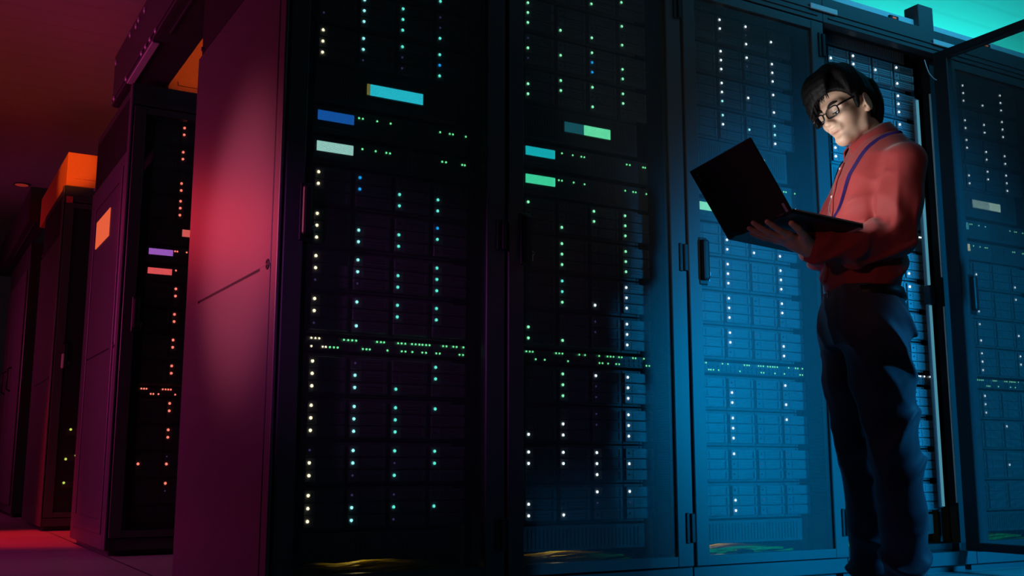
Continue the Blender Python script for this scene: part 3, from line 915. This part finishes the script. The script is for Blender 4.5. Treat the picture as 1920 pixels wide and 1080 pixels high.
def skin_mat():
    m = bpy.data.materials.new('skin'); N, L = nodes(m); b = N['Principled BSDF']
    b.inputs['Roughness'].default_value = 0.48; b.inputs['Subsurface Weight'].default_value = 0.15
    b.inputs['Subsurface Radius'].default_value = (0.012, 0.005, 0.003); b.inputs['Subsurface Scale'].default_value = 0.6
    at = N.new('ShaderNodeAttribute'); at.attribute_name = 'lip'
    nz = N.new('ShaderNodeTexNoise'); nz.inputs['Scale'].default_value = 25
    tc = N.new('ShaderNodeTexCoord'); L.new(tc.outputs['Object'], nz.inputs['Vector'])
    m1 = N.new('ShaderNodeMix'); m1.data_type = 'RGBA'; m1.inputs[6].default_value = (0.60, 0.40, 0.29, 1); m1.inputs[7].default_value = (0.68, 0.46, 0.34, 1)
    L.new(nz.outputs['Fac'], m1.inputs[0])
    m2 = N.new('ShaderNodeMix'); m2.data_type = 'RGBA'; m2.inputs[7].default_value = (0.46, 0.20, 0.16, 1)
    L.new(at.outputs['Fac'], m2.inputs[0]); L.new(m1.outputs[2], m2.inputs[6]); L.new(m2.outputs[2], b.inputs['Base Color'])
    return m
V, F = polygonise(skin, (1.00, -1.12, 0.0), (1.80, -0.48, 1.72), 0.0026)
body = np_mesh('body', local(V), F, skin_mat(), person)
q = (V-HO)@HA/HS
lip = np.clip(1.3-np.sqrt(((q[:, 0]-0.098)/0.012)**2+(q[:, 1]/0.022)**2+((q[:, 2]+0.067)/0.0105)**2), 0, 1)
at = body.data.attributes.new('lip', 'FLOAT', 'POINT'); at.data.foreach_set('value', np.clip(lip*1.6, 0, 0.5).astype(np.float32))

# eyes, brows
hairm = paint('black_hair', (0.0045, 0.0042, 0.0045), 0.6, 0, 0.15, 0, 300)
eyem = paint('eye_white', (0.75, 0.72, 0.70), 0.2, 0, 0.5)
irism = paint('iris_brown', (0.02, 0.012, 0.008), 0.15)
def obj_at(mb, name, mat, parent, smooth=True):
    for v in mb.bm.verts: v.co -= Vector((BO[0], BO[1], 0))
    return mb.build(name, mat, parent, smooth)
for s in (1, -1):
    e = obj_at(MB().sphere(hp(0.0775, s*0.031, -0.0035), 0.0118*HS, 16, 12), 'eye', eyem, body)
    obj_at(MB().sphere(hp(0.0855, s*0.031, -0.0075), 0.0052*HS, 12, 8), 'iris', irism, e)
    pts = [hp(0.0895, s*0.018, -0.0035), hp(0.0915, s*0.025, -0.0045), hp(0.0910, s*0.034, -0.0045), hp(0.0880, s*0.042, -0.0030)]
    obj_at(MB().tube(catmull(pts, 4), 0.0014, 6), 'eyelashes', hairm, person)
    pts = [hp(0.0950, s*0.012, 0.023), hp(0.0945, s*0.022, 0.0285), hp(0.0900, s*0.034, 0.0310), hp(0.0800, s*0.046, 0.0285), hp(0.0720, s*0.053, 0.0235)]
    c_ = catmull(pts, 5); n_ = len(c_)
    obj_at(MB().tube(c_, [0.0030*(0.55+0.9*math.sin(math.pi*(0.15+0.8*i/n_))) for i in range(n_)], 6), 'eyebrow', hairm, person)

# hair --------------------------------------------------------------
hair = Field()
hair.u(hell((-0.014, 0, 0.055), (0.110, 0.094, 0.110)))
hair.u(hell((-0.054, 0, 0.004), (0.064, 0.078, 0.080)), 0.03)
hair.s(hell((0.100, 0.010, -0.026), (0.090, 0.140, 0.102)), 0.008)           # open at the face
hair.s(hell((0.004, 0.104, -0.034), (0.052, 0.062, 0.068)), 0.006)       # round the ears
hair.s(hell((0.004, -0.104, -0.034), (0.052, 0.062, 0.068)), 0.006)
hair.s(hell((-0.030, 0.0, -0.135), (0.120, 0.130, 0.070)), 0.008)        # nape
r3 = np.random.RandomState(5)
def lock(pts, r0, r1, k=0.006):
    c = catmull([hp(*p) for p in pts], 3); n = len(c)
    for i in range(n-1):
        a = r0+(r1-r0)*(i/(n-1))**1.5; b = r0+(r1-r0)*((i+1)/(n-1))**1.5
        hair.u(cone(c[i], c[i+1], a, b), k)
# fringe swept down over the forehead, longer on his right
for i in range(22):
    t = i/21.0; l0 = 0.050-0.110*t
    tipu = 0.072-0.005*math.sin(6*t)-0.088*max(0.0, t-0.42)**0.9+r3.uniform(-0.006, 0.006)
    fx = 0.098-3.2*l0*l0
    lock([(0.010, l0*0.5, 0.166), (0.062, l0*0.75, 0.150), (fx+0.010, l0*0.95, 0.112), (fx+0.012, l0*0.95-0.008-0.010*t, tipu)], 0.015, 0.0020, 0.008)
# right temple and left side locks, sideburns
for i in range(7):
    t = i/6.0
    lock([(0.030-0.03*t, -0.060, 0.140), (0.056-0.05*t, -0.086, 0.100), (0.062-0.062*t, -0.096, 0.050), (0.060-0.070*t, -0.092, 0.002-0.010*t)], 0.014, 0.0022, 0.008)
for i in range(8):
    t = i/7.0
    lock([(0.040-0.05*t, 0.055, 0.145), (0.054-0.055*t, 0.082, 0.110), (0.054-0.064*t, 0.091, 0.070), (0.050-0.070*t, 0.087, 0.040-0.004*math.sin(3*t))], 0.0145, 0.0025, 0.008)
lock([(0.022, 0.080, 0.060), (0.024, 0.081, 0.030), (0.025, 0.076, 0.004), (0.024, 0.072, -0.014)], 0.010, 0.002)
lock([(0.022, -0.080, 0.060), (0.024, -0.081, 0.030), (0.025, -0.076, 0.004), (0.024, -0.072, -0.014)], 0.010, 0.002)
# crown and back
for i in range(0):
    a = r3.uniform(0, 2*math.pi); rr_ = r3.uniform(0.15, 1.0)
    f0, l0 = -0.02+0.085*rr_*math.cos(a), 0.072*rr_*math.sin(a)
    u0 = 0.055+0.110*math.sqrt(max(0.02, 1-rr_*rr_*0.86))
    out = np.array([math.cos(a), math.sin(a)])
    if math.cos(a) > 0.55 and rr_ > 0.7: continue
    lock([(f0, l0, u0-0.004), (f0+out[0]*0.018+0.006, l0+out[1]*0.016, u0-0.002), (f0+out[0]*0.034, l0+out[1]*0.030, u0-0.020-0.02*rr_)], 0.010, 0.003, 0.010)
for i in range(15):
    a = math.radians(124+112*i/14.0)
    fx, lx = -0.022+0.092*math.cos(a), 0.084*math.sin(a)
    lock([(fx*1.05, lx, 0.070), (fx*1.08, lx*1.02, 0.020), (fx*1.02, lx*0.92, -0.030), (fx*0.88, lx*0.74, -0.060-0.020*abs(math.cos(a)))], 0.013, 0.003, 0.010)
def hair_disp(P):
    q = (P-HO)@HA/HS
    a = np.arctan2(q[:, 1], q[:, 0]+0.02); return 0.0007*np.sin(a*83+5*np.sin(q[:, 2]*37+3*q[:, 1]*40))*np.sin(a*31+2+q[:, 2]*60)+0.0016*sines(P, 77, 60)
V, F = polygonise(hair, HO-0.22, HO+0.24, 0.0023, hair_disp, 0.002)
np_mesh('hair', local(V), F, hairm, person)

# loose wisps along the fringe
fr_ = MB()
for i in range(26):
    t = i/25.0; l0 = 0.050-0.112*t
    fx = 0.098-3.2*l0*l0
    tip = 0.058-0.088*max(0.0, t-0.42)**0.9+r3.uniform(-0.016, 0.004)
    dl = r3.uniform(-0.014, 0.002)
    pts = [hp(fx+0.008, l0*0.95, 0.120), hp(fx+0.0135, l0*0.95+0.3*dl, 0.096), hp(fx+0.0120, l0*0.95+0.7*dl, 0.5*(0.096+tip)), hp(fx+0.0075-0.01*t*t, l0*0.95+dl-0.008*t, tip)]
    c_ = catmull(pts, 4); n_ = len(c_)
    fr_.tube(c_, [0.0034*(1-(j/(n_-1))**2)+0.0004 for j in range(n_)], 6)
obj_at(fr_, 'fringe', hairm, person)

# glasses -------------------------------------------------------------
gl = bpy.data.objects.new('glasses', None); link(gl, person)
gm = paint('black_acetate', (0.006, 0.006, 0.007), 0.25)
lensm = bpy.data.materials.new('lens_glass')
N, L = nodes(lensm); b_ = N['Principled BSDF']; tr = N.new('ShaderNodeBsdfTransparent'); gs = N.new('ShaderNodeBsdfGlossy'); gs.inputs['Roughness'].default_value = 0.03
mx = N.new('ShaderNodeMixShader'); mx.inputs[0].default_value = 0.05
tr.inputs[0].default_value = (0.97, 0.98, 1.0, 1)
L.new(tr.outputs[0], mx.inputs[1]); L.new(gs.outputs[0], mx.inputs[2]); L.new(mx.outputs[0], N['Material Output'].inputs['Surface'])
rim = MB()
for s in (1, -1):
    pts = []; 
    for i in range(28):
        a = 2*math.pi*i/28
        c_, s_ = math.cos(a), math.sin(a)
        y = 0.0265*math.copysign(abs(c_)**0.62, c_); z = 0.0185*math.copysign(abs(s_)**0.62, s_)
        z -= 0.0015*(y*s)/0.0265 if s_ < 0 else 0
        yy = s*0.0345+y
        pts.append((0.1085-1.6*yy*yy, yy, z-0.003))
    rim.tube([hp(*p) for p in pts], 0.0026*HS, 8, True)
    ln = MB(); vs = [ln.bm.verts.new(Vector(hp(*p))) for p in pts]; ln.bm.faces.new(vs)
    bmesh.ops.solidify(ln.bm, geom=ln.bm.faces[:], thickness=0.001)
    obj_at(ln, 'lens', lensm, gl)
    obj_at(MB().tube(catmull([hp(0.1025, s*0.0615, 0.008), hp(0.094, s*0.0725, 0.010), hp(0.055, s*0.0805, 0.019), hp(0.005, s*0.0825, 0.029), hp(-0.018, s*0.0800, 0.030)], 4), 0.0030, 8), 'temple_arm', gm, gl)
rim.tube(catmull([hp(0.1075, 0.009, 0.004), hp(0.1115, 0.0, 0.0075), hp(0.1075, -0.009, 0.004)], 4), 0.0021, 8)
obj_at(rim, 'glasses_frame', gm, gl)

# shirt ----------------------------------------------------------------
shirt = Field()
shirt.u(loft(BO, BA, [0.910, 0.96, 1.03, 1.12, 1.2, 1.28, 1.335, 1.375, 1.41], [0.004, 0.002, -.006, -.018, -.034, -.050, -.060, -.064, -.064], [0]*9,
             [0.090, 0.107, 0.114, 0.112, 0.114, 0.114, 0.098, 0.084, 0.070], [0.136, 0.152, 0.156, 0.152, 0.156, 0.156, 0.147, 0.118, 0.076], 2.2))
shirt.u(cone(bp(-0.088, -0.085, 1.362), bp(-0.088, 0.085, 1.362), 0.040, 0.040), 0.04)
def sleeve(sh, el, wr):
    mid = 0.5*(el+wr)
    end = wr+(el-wr)*0.06
    shirt.chain([sh+BU*0.004, 0.5*(sh+el)-BF*0.006, el-BF*0.012-BU*0.006], [0.059, 0.057, 0.051], 0.045)
    shirt.chain([el-BF*0.012-BU*0.006, mid-BU*0.006, end], [0.055, 0.055, 0.042], 0.02)
sleeve(SHL, ELL, WRL); sleeve(SHR, ELR, WRR)
NT = hp(-0.030, 0, -0.050)
shirt.s(cone(bp(-0.054, 0, 1.423)-0.05*nrm(BU*0.86+BF*0.5), bp(-0.054, 0, 1.423)+0.08*nrm(BU*0.86+BF*0.5), 0.055, 0.075), 0.006)
def fold(x):
    return -(2.2*(1.05-np.sqrt(np.sin(0.5*x)**2+0.05))**1.5-0.5)
def shirt_disp(P):
    q = (P-BO)@BA
    def near(c, r): return np.exp(-((P-c)**2).sum(1)/(r*r))
    d = 0.0026*sines(P, 3, 20, (1, 1, 0.45))
    for el, wr, sh in ((ELL, WRL, SHL), (ELR, WRR, SHR)):
        ax = nrm(wr-el); t = (P-el)@ax; c0 = 0.5*(sh+el)
        ang = np.arctan2((P-c0)@BF, (P-c0)@BL)
        # long folds hanging from the shoulder, breaking at the elbow
        m = near(c0-0.05*BU, 0.10)
        d += 0.0036*m*fold(5*ang+9*(P@BU)+1.6*sines(P, 61, 9, (1, 1, 0.5)))
        m = near(el, 0.072)
        rr = np.sqrt(((P-(sh+(el-sh)*0.8+BF*0.07))**2).sum(1))
        d += 0.0068*m*fold(78*rr+1.8*sines(P, 12, 16))
        m = near(0.45*el+0.55*wr, 0.10)
        d += 0.0048*m*fold(62*t+30*(P@BU)+2.2*sines(P, 8, 18))
        m = near(sh+BF*0.055-BU*0.03, 0.075)
        d += 0.0012*m*fold(95*(P@nrm(BF*0.7-BU*0.45+BL*0.3))+2.0*sines(P, 5, 20))
    w = np.exp(-((q[:, 2]-0.995)/0.060)**2)
    d += 0.0052*w*fold(62*q[:, 2]+38*q[:, 0]+26*q[:, 1]+2.6*sines(P, 21, 13))
    ch = np.exp(-((q[:, 2]-1.17)/0.09)**2)*np.clip(q[:, 0]/0.05, 0, 1)
    d += 0.0030*ch*fold(50*q[:, 2]-34*q[:, 1]+2.6*sines(P, 31, 10))
    d *= 1.8*np.clip((q[:, 2]-0.93)/0.04, 0.1, 1)
    return np.minimum(d, 0.0045)
V, F = polygonise(shirt, (1.10, -1.12, 0.89), (1.80, -0.44, 1.46), 0.0036, shirt_disp, 0.030)
def fabric(name, col, rough, weave=900, bump=0.15, sheen=0.2, var=0.1, creases=9.0):
    m = paint(name, col, rough, 0, 0.25, 0, 40, var)
    N, L = nodes(m); b = N['Principled BSDF']; b.inputs['Sheen Weight'].default_value = sheen; b.inputs['Sheen Roughness'].default_value = 0.5
    tc = N.new('ShaderNodeTexCoord'); wv = N.new('ShaderNodeTexNoise'); wv.inputs['Scale'].default_value = weave
    L.new(tc.outputs['Object'], wv.inputs['Vector'])
    bp_ = N.new('ShaderNodeBump'); bp_.inputs['Strength'].default_value = bump; bp_.inputs['Distance'].default_value = 0.001
    L.new(wv.outputs['Fac'], bp_.inputs['Height'])
    mp = N.new('ShaderNodeMapping'); mp.inputs['Scale'].default_value = (1.0, 1.0, 0.45); mp.inputs['Rotation'].default_value = (0.3, 0.5, 0.0)
    L.new(tc.outputs['Object'], mp.inputs['Vector'])
    cr_ = N.new('ShaderNodeTexNoise'); cr_.noise_type = 'RIDGED_MULTIFRACTAL'; cr_.inputs['Scale'].default_value = creases; cr_.inputs['Detail'].default_value = 1.5; cr_.inputs['Distortion'].default_value = 0.6
    L.new(mp.outputs[0], cr_.inputs['Vector'])
    b2 = N.new('ShaderNodeBump'); b2.inputs['Strength'].default_value = 0.55; b2.inputs['Distance'].default_value = 0.010
    L.new(cr_.outputs['Fac'], b2.inputs['Height']); L.new(bp_.outputs[0], b2.inputs['Normal']); L.new(b2.outputs[0], b.inputs['Normal'])
    return m
redm = fabric('red_shirt_cotton', (0.32, 0.036, 0.038), 0.62)
shirt_o = np_mesh('shirt', local(V), F, redm, person)

def march(fieldfn, start, direction, disp=None, maxd=0.5):
    p = np.array(start, float); dr = nrm(direction); t = 0
    for _ in range(200):
        d = fieldfn(p[None])[0]+(disp(p[None])[0] if disp else 0)
        if d < 0.0006 or t > maxd: break
        p = p+dr*max(0.0006, d*0.6); t += d*0.6
    return p
# collar: folded leaf round the neck, open at the throat
CC = bp(-0.036, 0, 1.426)
tl = math.radians(31)
cU = math.cos(tl)*BU+math.sin(tl)*BF; cF = math.cos(tl)*BF-math.sin(tl)*BU; cL = BL
def leaf(off, mb):
    rows = []
    na = 44
    for i in range(na+1):
        a = math.radians(20+320*i/na)
        fr = max(0.0, math.cos(a))          # 1 at the throat
        dirn = cF*math.cos(a)+cL*math.sin(a)
        top = CC+dirn*(0.059+0.006*fr+off)
        mid = CC+dirn*(0.074+0.008*fr+off)+cU*(-0.007)
        low = CC+dirn*(0.081+0.040*fr**2+off)+cU*(-0.050+0.008*math.sin(a)**2-0.030*fr**3)
        inn = CC+dirn*(0.058+0.003*fr+off*0.2)+cU*(-0.050)
        rows.append([mb.bm.verts.new(Vector(v)) for v in (inn, top, mid, low)])
    for i in range(na):
        for j in range(3):
            mb.bm.faces.new((rows[i][j], rows[i+1][j], rows[i+1][j+1], rows[i][j+1]))
cm = MB(); leaf(0.0, cm)
bmesh.ops.subdivide_edges(cm.bm, edges=cm.bm.edges[:], cuts=1, use_grid_fill=True, smooth=0.6)
bmesh.ops.solidify(cm.bm, geom=cm.bm.faces[:], thickness=0.004)
obj_at(cm, 'collar', redm, shirt_o)
# placket strip and buttons following the chest
pl_ = MB(); L_, R_ = [], []
zz = np.linspace(1.335, 0.97, 26)
for z in zz:
    for lst, off in ((L_, 0.0), (R_, 0.030)):
        p = march(shirt, bp(0.30, -0.013+off, z), -BF, shirt_disp)
        lst.append(p+BF*0.0016)
for i in range(len(zz)-1):
    a, b, c, d = [pl_.bm.verts.new(Vector(v)) for v in (L_[i], R_[i], R_[i+1], L_[i+1])]
    pl_.bm.faces.new((a, b, c, d))
bmesh.ops.remove_doubles(pl_.bm, verts=pl_.bm.verts[:], dist=1e-5)
bmesh.ops.solidify(pl_.bm, geom=pl_.bm.faces[:], thickness=0.003)
obj_at(pl_, 'placket', redm, shirt_o)
btn = paint('button_pale', (0.75, 0.62, 0.58), 0.3)
for i in (1, 7, 13, 19):
    p = 0.5*(L_[i]+R_[i])+BF*0.002
    obj_at(MB().sphere(p, 0.0052, 12, 6), 'button', btn, shirt_o)
# cuffs
for wr, el in ((WRL, ELL), (WRR, ELR)):
    ax = nrm(wr-el); o1 = nrm(np.cross(ax, BU)); o2 = np.cross(ax, o1)
    cb = MB(); prof = [(-0.050, 0.0395), (-0.046, 0.0425), (-0.004, 0.0400), (-0.001, 0.0375), (-0.004, 0.0345), (-0.046, 0.036)]
    n = 28; rows = []
    for i in range(n):
        a = 2*math.pi*i/n
        rows.append([cb.bm.verts.new(Vector(wr+ax*(t+0.004)+(o1*math.cos(a)+o2*math.sin(a))*r*(1+0.05*math.sin(3*a+1)))) for t, r in prof])
    for i in range(n):
        for j in range(len(prof)):
            k = (j+1) % len(prof)
            cb.bm.faces.new((rows[i][j], rows[(i+1) % n][j], rows[(i+1) % n][k], rows[i][k]))
    obj_at(cb, 'cuff', redm, shirt_o)

# lanyard ---------------------------------------------------------------
lany = paint('purple_lanyard', (0.045, 0.022, 0.20), 0.55)
def strap(knots, w, name, parent):
    P_ = catmull(knots, 6); out = []
    for i, p in enumerate(P_):
        ax = p-(BO+BF*-0.05); ax[2] = 0
        dr = nrm(ax)
        s_ = march(shirt, p+dr*0.16, -dr, shirt_disp)
        out.append(s_+dr*0.0035)
    mb = MB(); rows = []
    for i, p in enumerate(out):
        t = nrm(out[min(i+1, len(out)-1)]-out[max(i-1, 0)])
        ax = p-(BO+BF*-0.05); ax[2] = 0; dr = nrm(ax)
        sd = nrm(np.cross(t, dr))*w/2
        rows.append([mb.bm.verts.new(Vector(v)) for v in (p-sd, p+sd)])
    for i in range(len(rows)-1): mb.bm.faces.new((rows[i][0], rows[i][1], rows[i+1][1], rows[i+1][0]))
    bmesh.ops.solidify(mb.bm, geom=mb.bm.faces[:], thickness=0.0016)
    return obj_at(mb, name, lany, parent)
lan = strap([bp(-0.125, 0.045, 1.412), bp(-0.11, 0.075, 1.408), bp(-0.05, 0.096, 1.388), bp(0.00, 0.100, 1.35), bp(0.04, 0.092, 1.29), bp(0.065, 0.072, 1.22), bp(0.08, 0.046, 1.15), bp(0.09, 0.020, 1.06)], 0.011, 'lanyard', person)
strap([bp(-0.04, -0.085, 1.395), bp(0.02, -0.055, 1.35), bp(0.05, -0.030, 1.29), bp(0.07, -0.012, 1.22), bp(0.08, 0.004, 1.15), bp(0.09, 0.010, 1.06)], 0.011, 'lanyard_strap', lan)
# trousers ----------------------------------------------------------------
tro = Field()
tro.u(loft(BO, BA, [0.78, 0.84, 0.89, 0.925, 0.947], [0.0, 0.004, 0.010, 0.012, 0.010], [0]*5, [0.112, 0.118, 0.113, 0.103, 0.099], [0.158, 0.162, 0.156, 0.149, 0.146], 2.2))
for hip, kn, an in ((HIPL, KNL, ANL), (HIPR, KNR, ANR)):
    tro.chain([hip-BU*0.02, 0.5*(hip+kn), kn], [0.094, 0.086, 0.070], 0.035)
    tro.chain([kn, 0.5*(kn+an)-BF*0.012, an-BU*0.012], [0.069, 0.065, 0.060], 0.02)
tro.s(loft(np.array([BO[0], BO[1], -0.2]), BA, [0, 0.255], [0, 0], [0, 0], [0.5, 0.5], [0.5, 0.5]), 0.004)
def tro_disp(P):
    q = (P-BO)@BA
    d = 0.0030*sines(P, 41, 13, (1, 1, 0.4))
    bk = 0.25+0.75*np.clip((-q[:, 0]+0.03)/0.06, 0, 1)
    kz = np.exp(-((q[:, 2]-0.50)/0.12)**2)
    d += 0.0075*kz*bk*fold(52*q[:, 2]+46*q[:, 0]+3.0*sines(P, 43, 9))
    hz = np.exp(-((q[:, 2]-0.76)/0.10)**2)
    d += 0.0070*hz*bk*fold(46*q[:, 2]-52*q[:, 0]+3.0*sines(P, 47, 9))
    az = np.exp(-((q[:, 2]-0.14)/0.08)**2)
    d += 0.0065*az*fold(64*q[:, 2]+26*q[:, 1]+3.0*sines(P, 51, 10))
    # long creases down the shins and thighs
    d += 0.0016*fold(70*q[:, 1]+12*q[:, 2]+2.5*sines(P, 55, 7))
    return 1.9*d
V, F = polygonise(tro, (1.30, -1.05, 0.03), (1.80, -0.55, 1.01), 0.0042, tro_disp, 0.032)
navy = fabric('navy_trouser_cloth', (0.045, 0.055, 0.085), 0.6, 700, 0.12, 0.3)
trousers = np_mesh('trousers', local(V), F, navy, person)
bel = MB(); rows = []
n = 60
for i in range(n):
    a = 2*math.pi*i/n; c_, s_ = math.cos(a), math.sin(a)
    ex = 2/2.2; u = math.copysign(abs(c_)**ex, c_); v = math.copysign(abs(s_)**ex, s_)
    row = []
    for ra, z in ((0.0, 0.908), (0.0035, 0.910), (0.0035, 0.940), (0.0, 0.942)):
        k = np.interp(z, [0.89, 0.925, 0.947], [0.113, 0.103, 0.099]); kb_ = np.interp(z, [0.89, 0.925, 0.947], [0.156, 0.149, 0.146])
        row.append(bel.bm.verts.new(Vector(bp((k+ra+0.002)*u, (kb_+ra+0.002)*v, z))))
    rows.append(row)
for i in range(n):
    for j in range(4):
        bel.bm.faces.new((rows[i][j], rows[(i+1) % n][j], rows[(i+1) % n][(j+1) % 4], rows[i][(j+1) % 4]))
belt = obj_at(bel, 'belt', M['black'], person)
bk_ = MB(); 
for sgn in (-1, 1): bk_.tube([bp(0.112, sgn*0.018, 0.910), bp(0.112, sgn*0.018, 0.940)], 0.0022, 8)
for zz_ in (0.910, 0.940): bk_.tube([bp(0.112, -0.018, zz_), bp(0.112, 0.018, zz_)], 0.0022, 8)
obj_at(bk_, 'buckle', M['rail'], belt)
# shoes
for an, s in ((ANL, 1), (ANR, -1)):
    sh = Field()
    a0 = an*np.array([1, 1, 0])
    sh.u(ell(a0-BF*0.005+BU*0.055, (0.060, 0.043, 0.052), BA)); sh.u(ell(a0+BF*0.115+BU*0.036, (0.085, 0.046, 0.034), BA), 0.03)
    sh.u(cone(a0-BF*0.01+BU*0.09, a0-BF*0.01+BU*0.06, 0.040, 0.045), 0.02)
    sh.s(loft(np.array([BO[0], BO[1], -0.3]), BA, [0, 0.302], [0, 0], [0, 0], [0.6, 0.6], [0.6, 0.6]), 0.002)
    V, F = polygonise(sh, a0+np.array([-0.30, -0.30, -0.01]), a0+np.array([0.30, 0.30, 0.15]), 0.004)
    so = np_mesh('shoe', local(V), F, paint('black_shoe_leather', (0.012, 0.012, 0.013), 0.35), person)
    sl = MB(); pts = []
    for i in range(32):
        a = 2*math.pi*i/32
        pts.append((math.cos(a)*0.135+0.062, math.sin(a)*(0.047-0.004*math.cos(a))))
    A_ = [sl.bm.verts.new(Vector(a0+BF*p[0]+BL*p[1]+BU*0.0)) for p in pts]; B_ = [sl.bm.verts.new(Vector(a0+BF*p[0]+BL*p[1]+BU*0.020)) for p in pts]
    sl.bm.faces.new(A_); sl.bm.faces.new(B_[::-1])
    for i in range(32): sl.bm.faces.new((A_[i], A_[(i+1) % 32], B_[(i+1) % 32], B_[i]))
    obj_at(sl, 'sole', M['black'], so, False)
# ------------------------------------------------------------------ camera
cam = bpy.data.cameras.new('camera'); co = bpy.data.objects.new('camera', cam); COL.objects.link(co)
cam.sensor_width = 36.0; cam.sensor_fit = 'HORIZONTAL'; cam.lens = 1990.28/1920*36.0
pit, yaw, rol = 0.16627, 0.52355, 0.00103
fw = Vector((math.sin(yaw)*math.cos(pit), math.cos(yaw)*math.cos(pit), math.sin(pit)))
rt = Vector((math.cos(yaw), -math.sin(yaw), 0)); up = rt.cross(fw)
rt, up = math.cos(rol)*rt+math.sin(rol)*up, -math.sin(rol)*rt+math.cos(rol)*up
co.matrix_world = Matrix(((rt.x, up.x, -fw.x, -0.9341), (rt.y, up.y, -fw.y, -2.9663), (rt.z, up.z, -fw.z, 0.43), (0, 0, 0, 1)))
cam.clip_start = 0.05
S.camera = co

# ------------------------------------------------------------------ lights
def light(kind, name, loc, aim, power, col, size=0.2, spot=60, blend=0.5, sizey=None, spread=None):
    d = bpy.data.lights.new(name, kind); d.energy = power; d.color = col
    if kind == 'AREA':
        d.shape = 'RECTANGLE'; d.size = size; d.size_y = sizey or size
        if spread: d.spread = math.radians(spread)
    elif kind == 'SPOT':
        d.spot_size = math.radians(spot); d.spot_blend = blend; d.shadow_soft_size = size
    else:
        d.shadow_soft_size = size
    o = bpy.data.objects.new(name, d); COL.objects.link(o); o.location = loc
    o.rotation_euler = (Vector(aim)-Vector(loc)).to_track_quat('-Z', 'Y').to_euler()
    return o
light('SPOT', 'blue_aisle_lamp', (3.3, -4.0, 1.0), (2.70, 0, 0.76), 1750, (0.0, 0.41, 1.0), 0.18, 39, 0.6)
light('SPOT', 'blue_rim_fill', (3.75, -2.45, 2.30), (1.72, -0.84, 0.46), 330, (0.02, 0.42, 1.0), 0.06, 19, 0.5)  # added rim light for the man's legs, apart from the aisle lamp
light('AREA', 'cyan_ceiling_uplight', (4.6, 1.5, 2.50), (4.6, 1.2, 3.0), 25, (0.015, 1.0, 0.90), 2.4, sizey=0.9)
light('AREA', 'cyan_front_fill', (3.4, -0.9, 2.60), (3.4, -0.7, 3.0), 8, (0.01, 0.55, 1.0), 1.6, sizey=0.6)  # added unseen fill, bouncing cyan down onto trough and headers
light('AREA', 'trough_fill', (2.9, -0.9, 2.93), (2.9, 0.05, 2.40), 2.2, (0.06, 0.55, 0.95), 1.4, sizey=0.08, spread=70)  # unseen fill added to brighten the trough front
light('SPOT', 'red_aisle_lamp', (-1.05, 4.2, 2.05), (0.0, 0.55, 1.20), 28, (1.0, 0.035, 0.05), 0.3, 26, 1.0)
light('SPOT', 'pink_lamp', (-2.2, 0.62, 1.42), (0.0, 0.42, 1.16), 430, (1.0, 0.15, 0.28), 0.1, 30, 1.0)
light('SPOT', 'red_shirt_fill', (-2.6, -2.3, 1.2), (1.62, -0.88, 1.07), 48, (1.0, 0.34, 0.30), 0.1, 9, 0.9)  # added fill on the lower shirt, standing in for red aisle light
light('SPOT', 'violet_front_lamp', (-1.9, -1.3, 1.5), (0.14, 0.0, 0.90), 60, (0.70, 0.12, 0.80), 0.1, 24, 1.0)
light('SPOT', 'orange_duct_lamp', (-1.5, 2.6, 2.75), (0.06, 5.05, 2.53), 260, (1.0, 0.20, 0.03), 0.05, 10, 0.5)
light('SPOT', 'orange_gap_fill', (0.95, 1.35, 2.75), (0.30, 2.6, 2.58), 22, (1.0, 0.20, 0.03), 0.05, 17, 0.5)  # hidden spot added to turn the second row duct orange
light('SPOT', 'red_floor_lamp', (-1.3, 4.9, 2.8), (-0.12, 4.2, 0.0), 520, (1.0, 0.012, 0.02), 0.1, 36, 0.6)
light('AREA', 'violet_wash', (-2.9, 2.3, 1.5), (0, 2.3, 0.8), 22, (0.80, 0.05, 0.36), 1.2, spread=105)  # added fill for the purple tone on the side panels
light('AREA', 'violet_far_wash', (-2.3, 7.2, 1.5), (0, 7.2, 1.1), 9, (0.85, 0.05, 0.30), 1.0, spread=105)  # second fill, added so the far cabinet shows purple
light('AREA', 'red_ceiling_wash', (-2.2, 4.0, 1.2), (-1.0, 4.0, 3.0), 5.0, (1.0, 0.11, 0.025), 1.0)
light('SPOT', 'shirt_key', (-0.4, -2.6, 2.75), (1.56, -0.85, 1.34), 11, (1.0, 0.75, 0.64), 0.15, 13, 0.8)
for k in range(5):
    light('POINT', 'cable_warm_fill', (0.7585*k+0.40, 0.34, 0.17), (0, 0, 0), 0.10, (1.0, 0.80, 0.35), 0.02)  # unseen warm points added so the floor cables look yellow
w = bpy.data.worlds.new('world'); S.world = w; w.use_nodes = True
w.node_tree.nodes['Background'].inputs[0].default_value = (0.010, 0.012, 0.022, 1)
w.node_tree.nodes['Background'].inputs[1].default_value = 0.3
vs = S.view_settings
vs.view_transform = 'Standard'; vs.look = 'None'; vs.gamma = 1.0; vs.exposure = 0.0; vs.use_curve_mapping = False
S.cycles.use_denoising = True
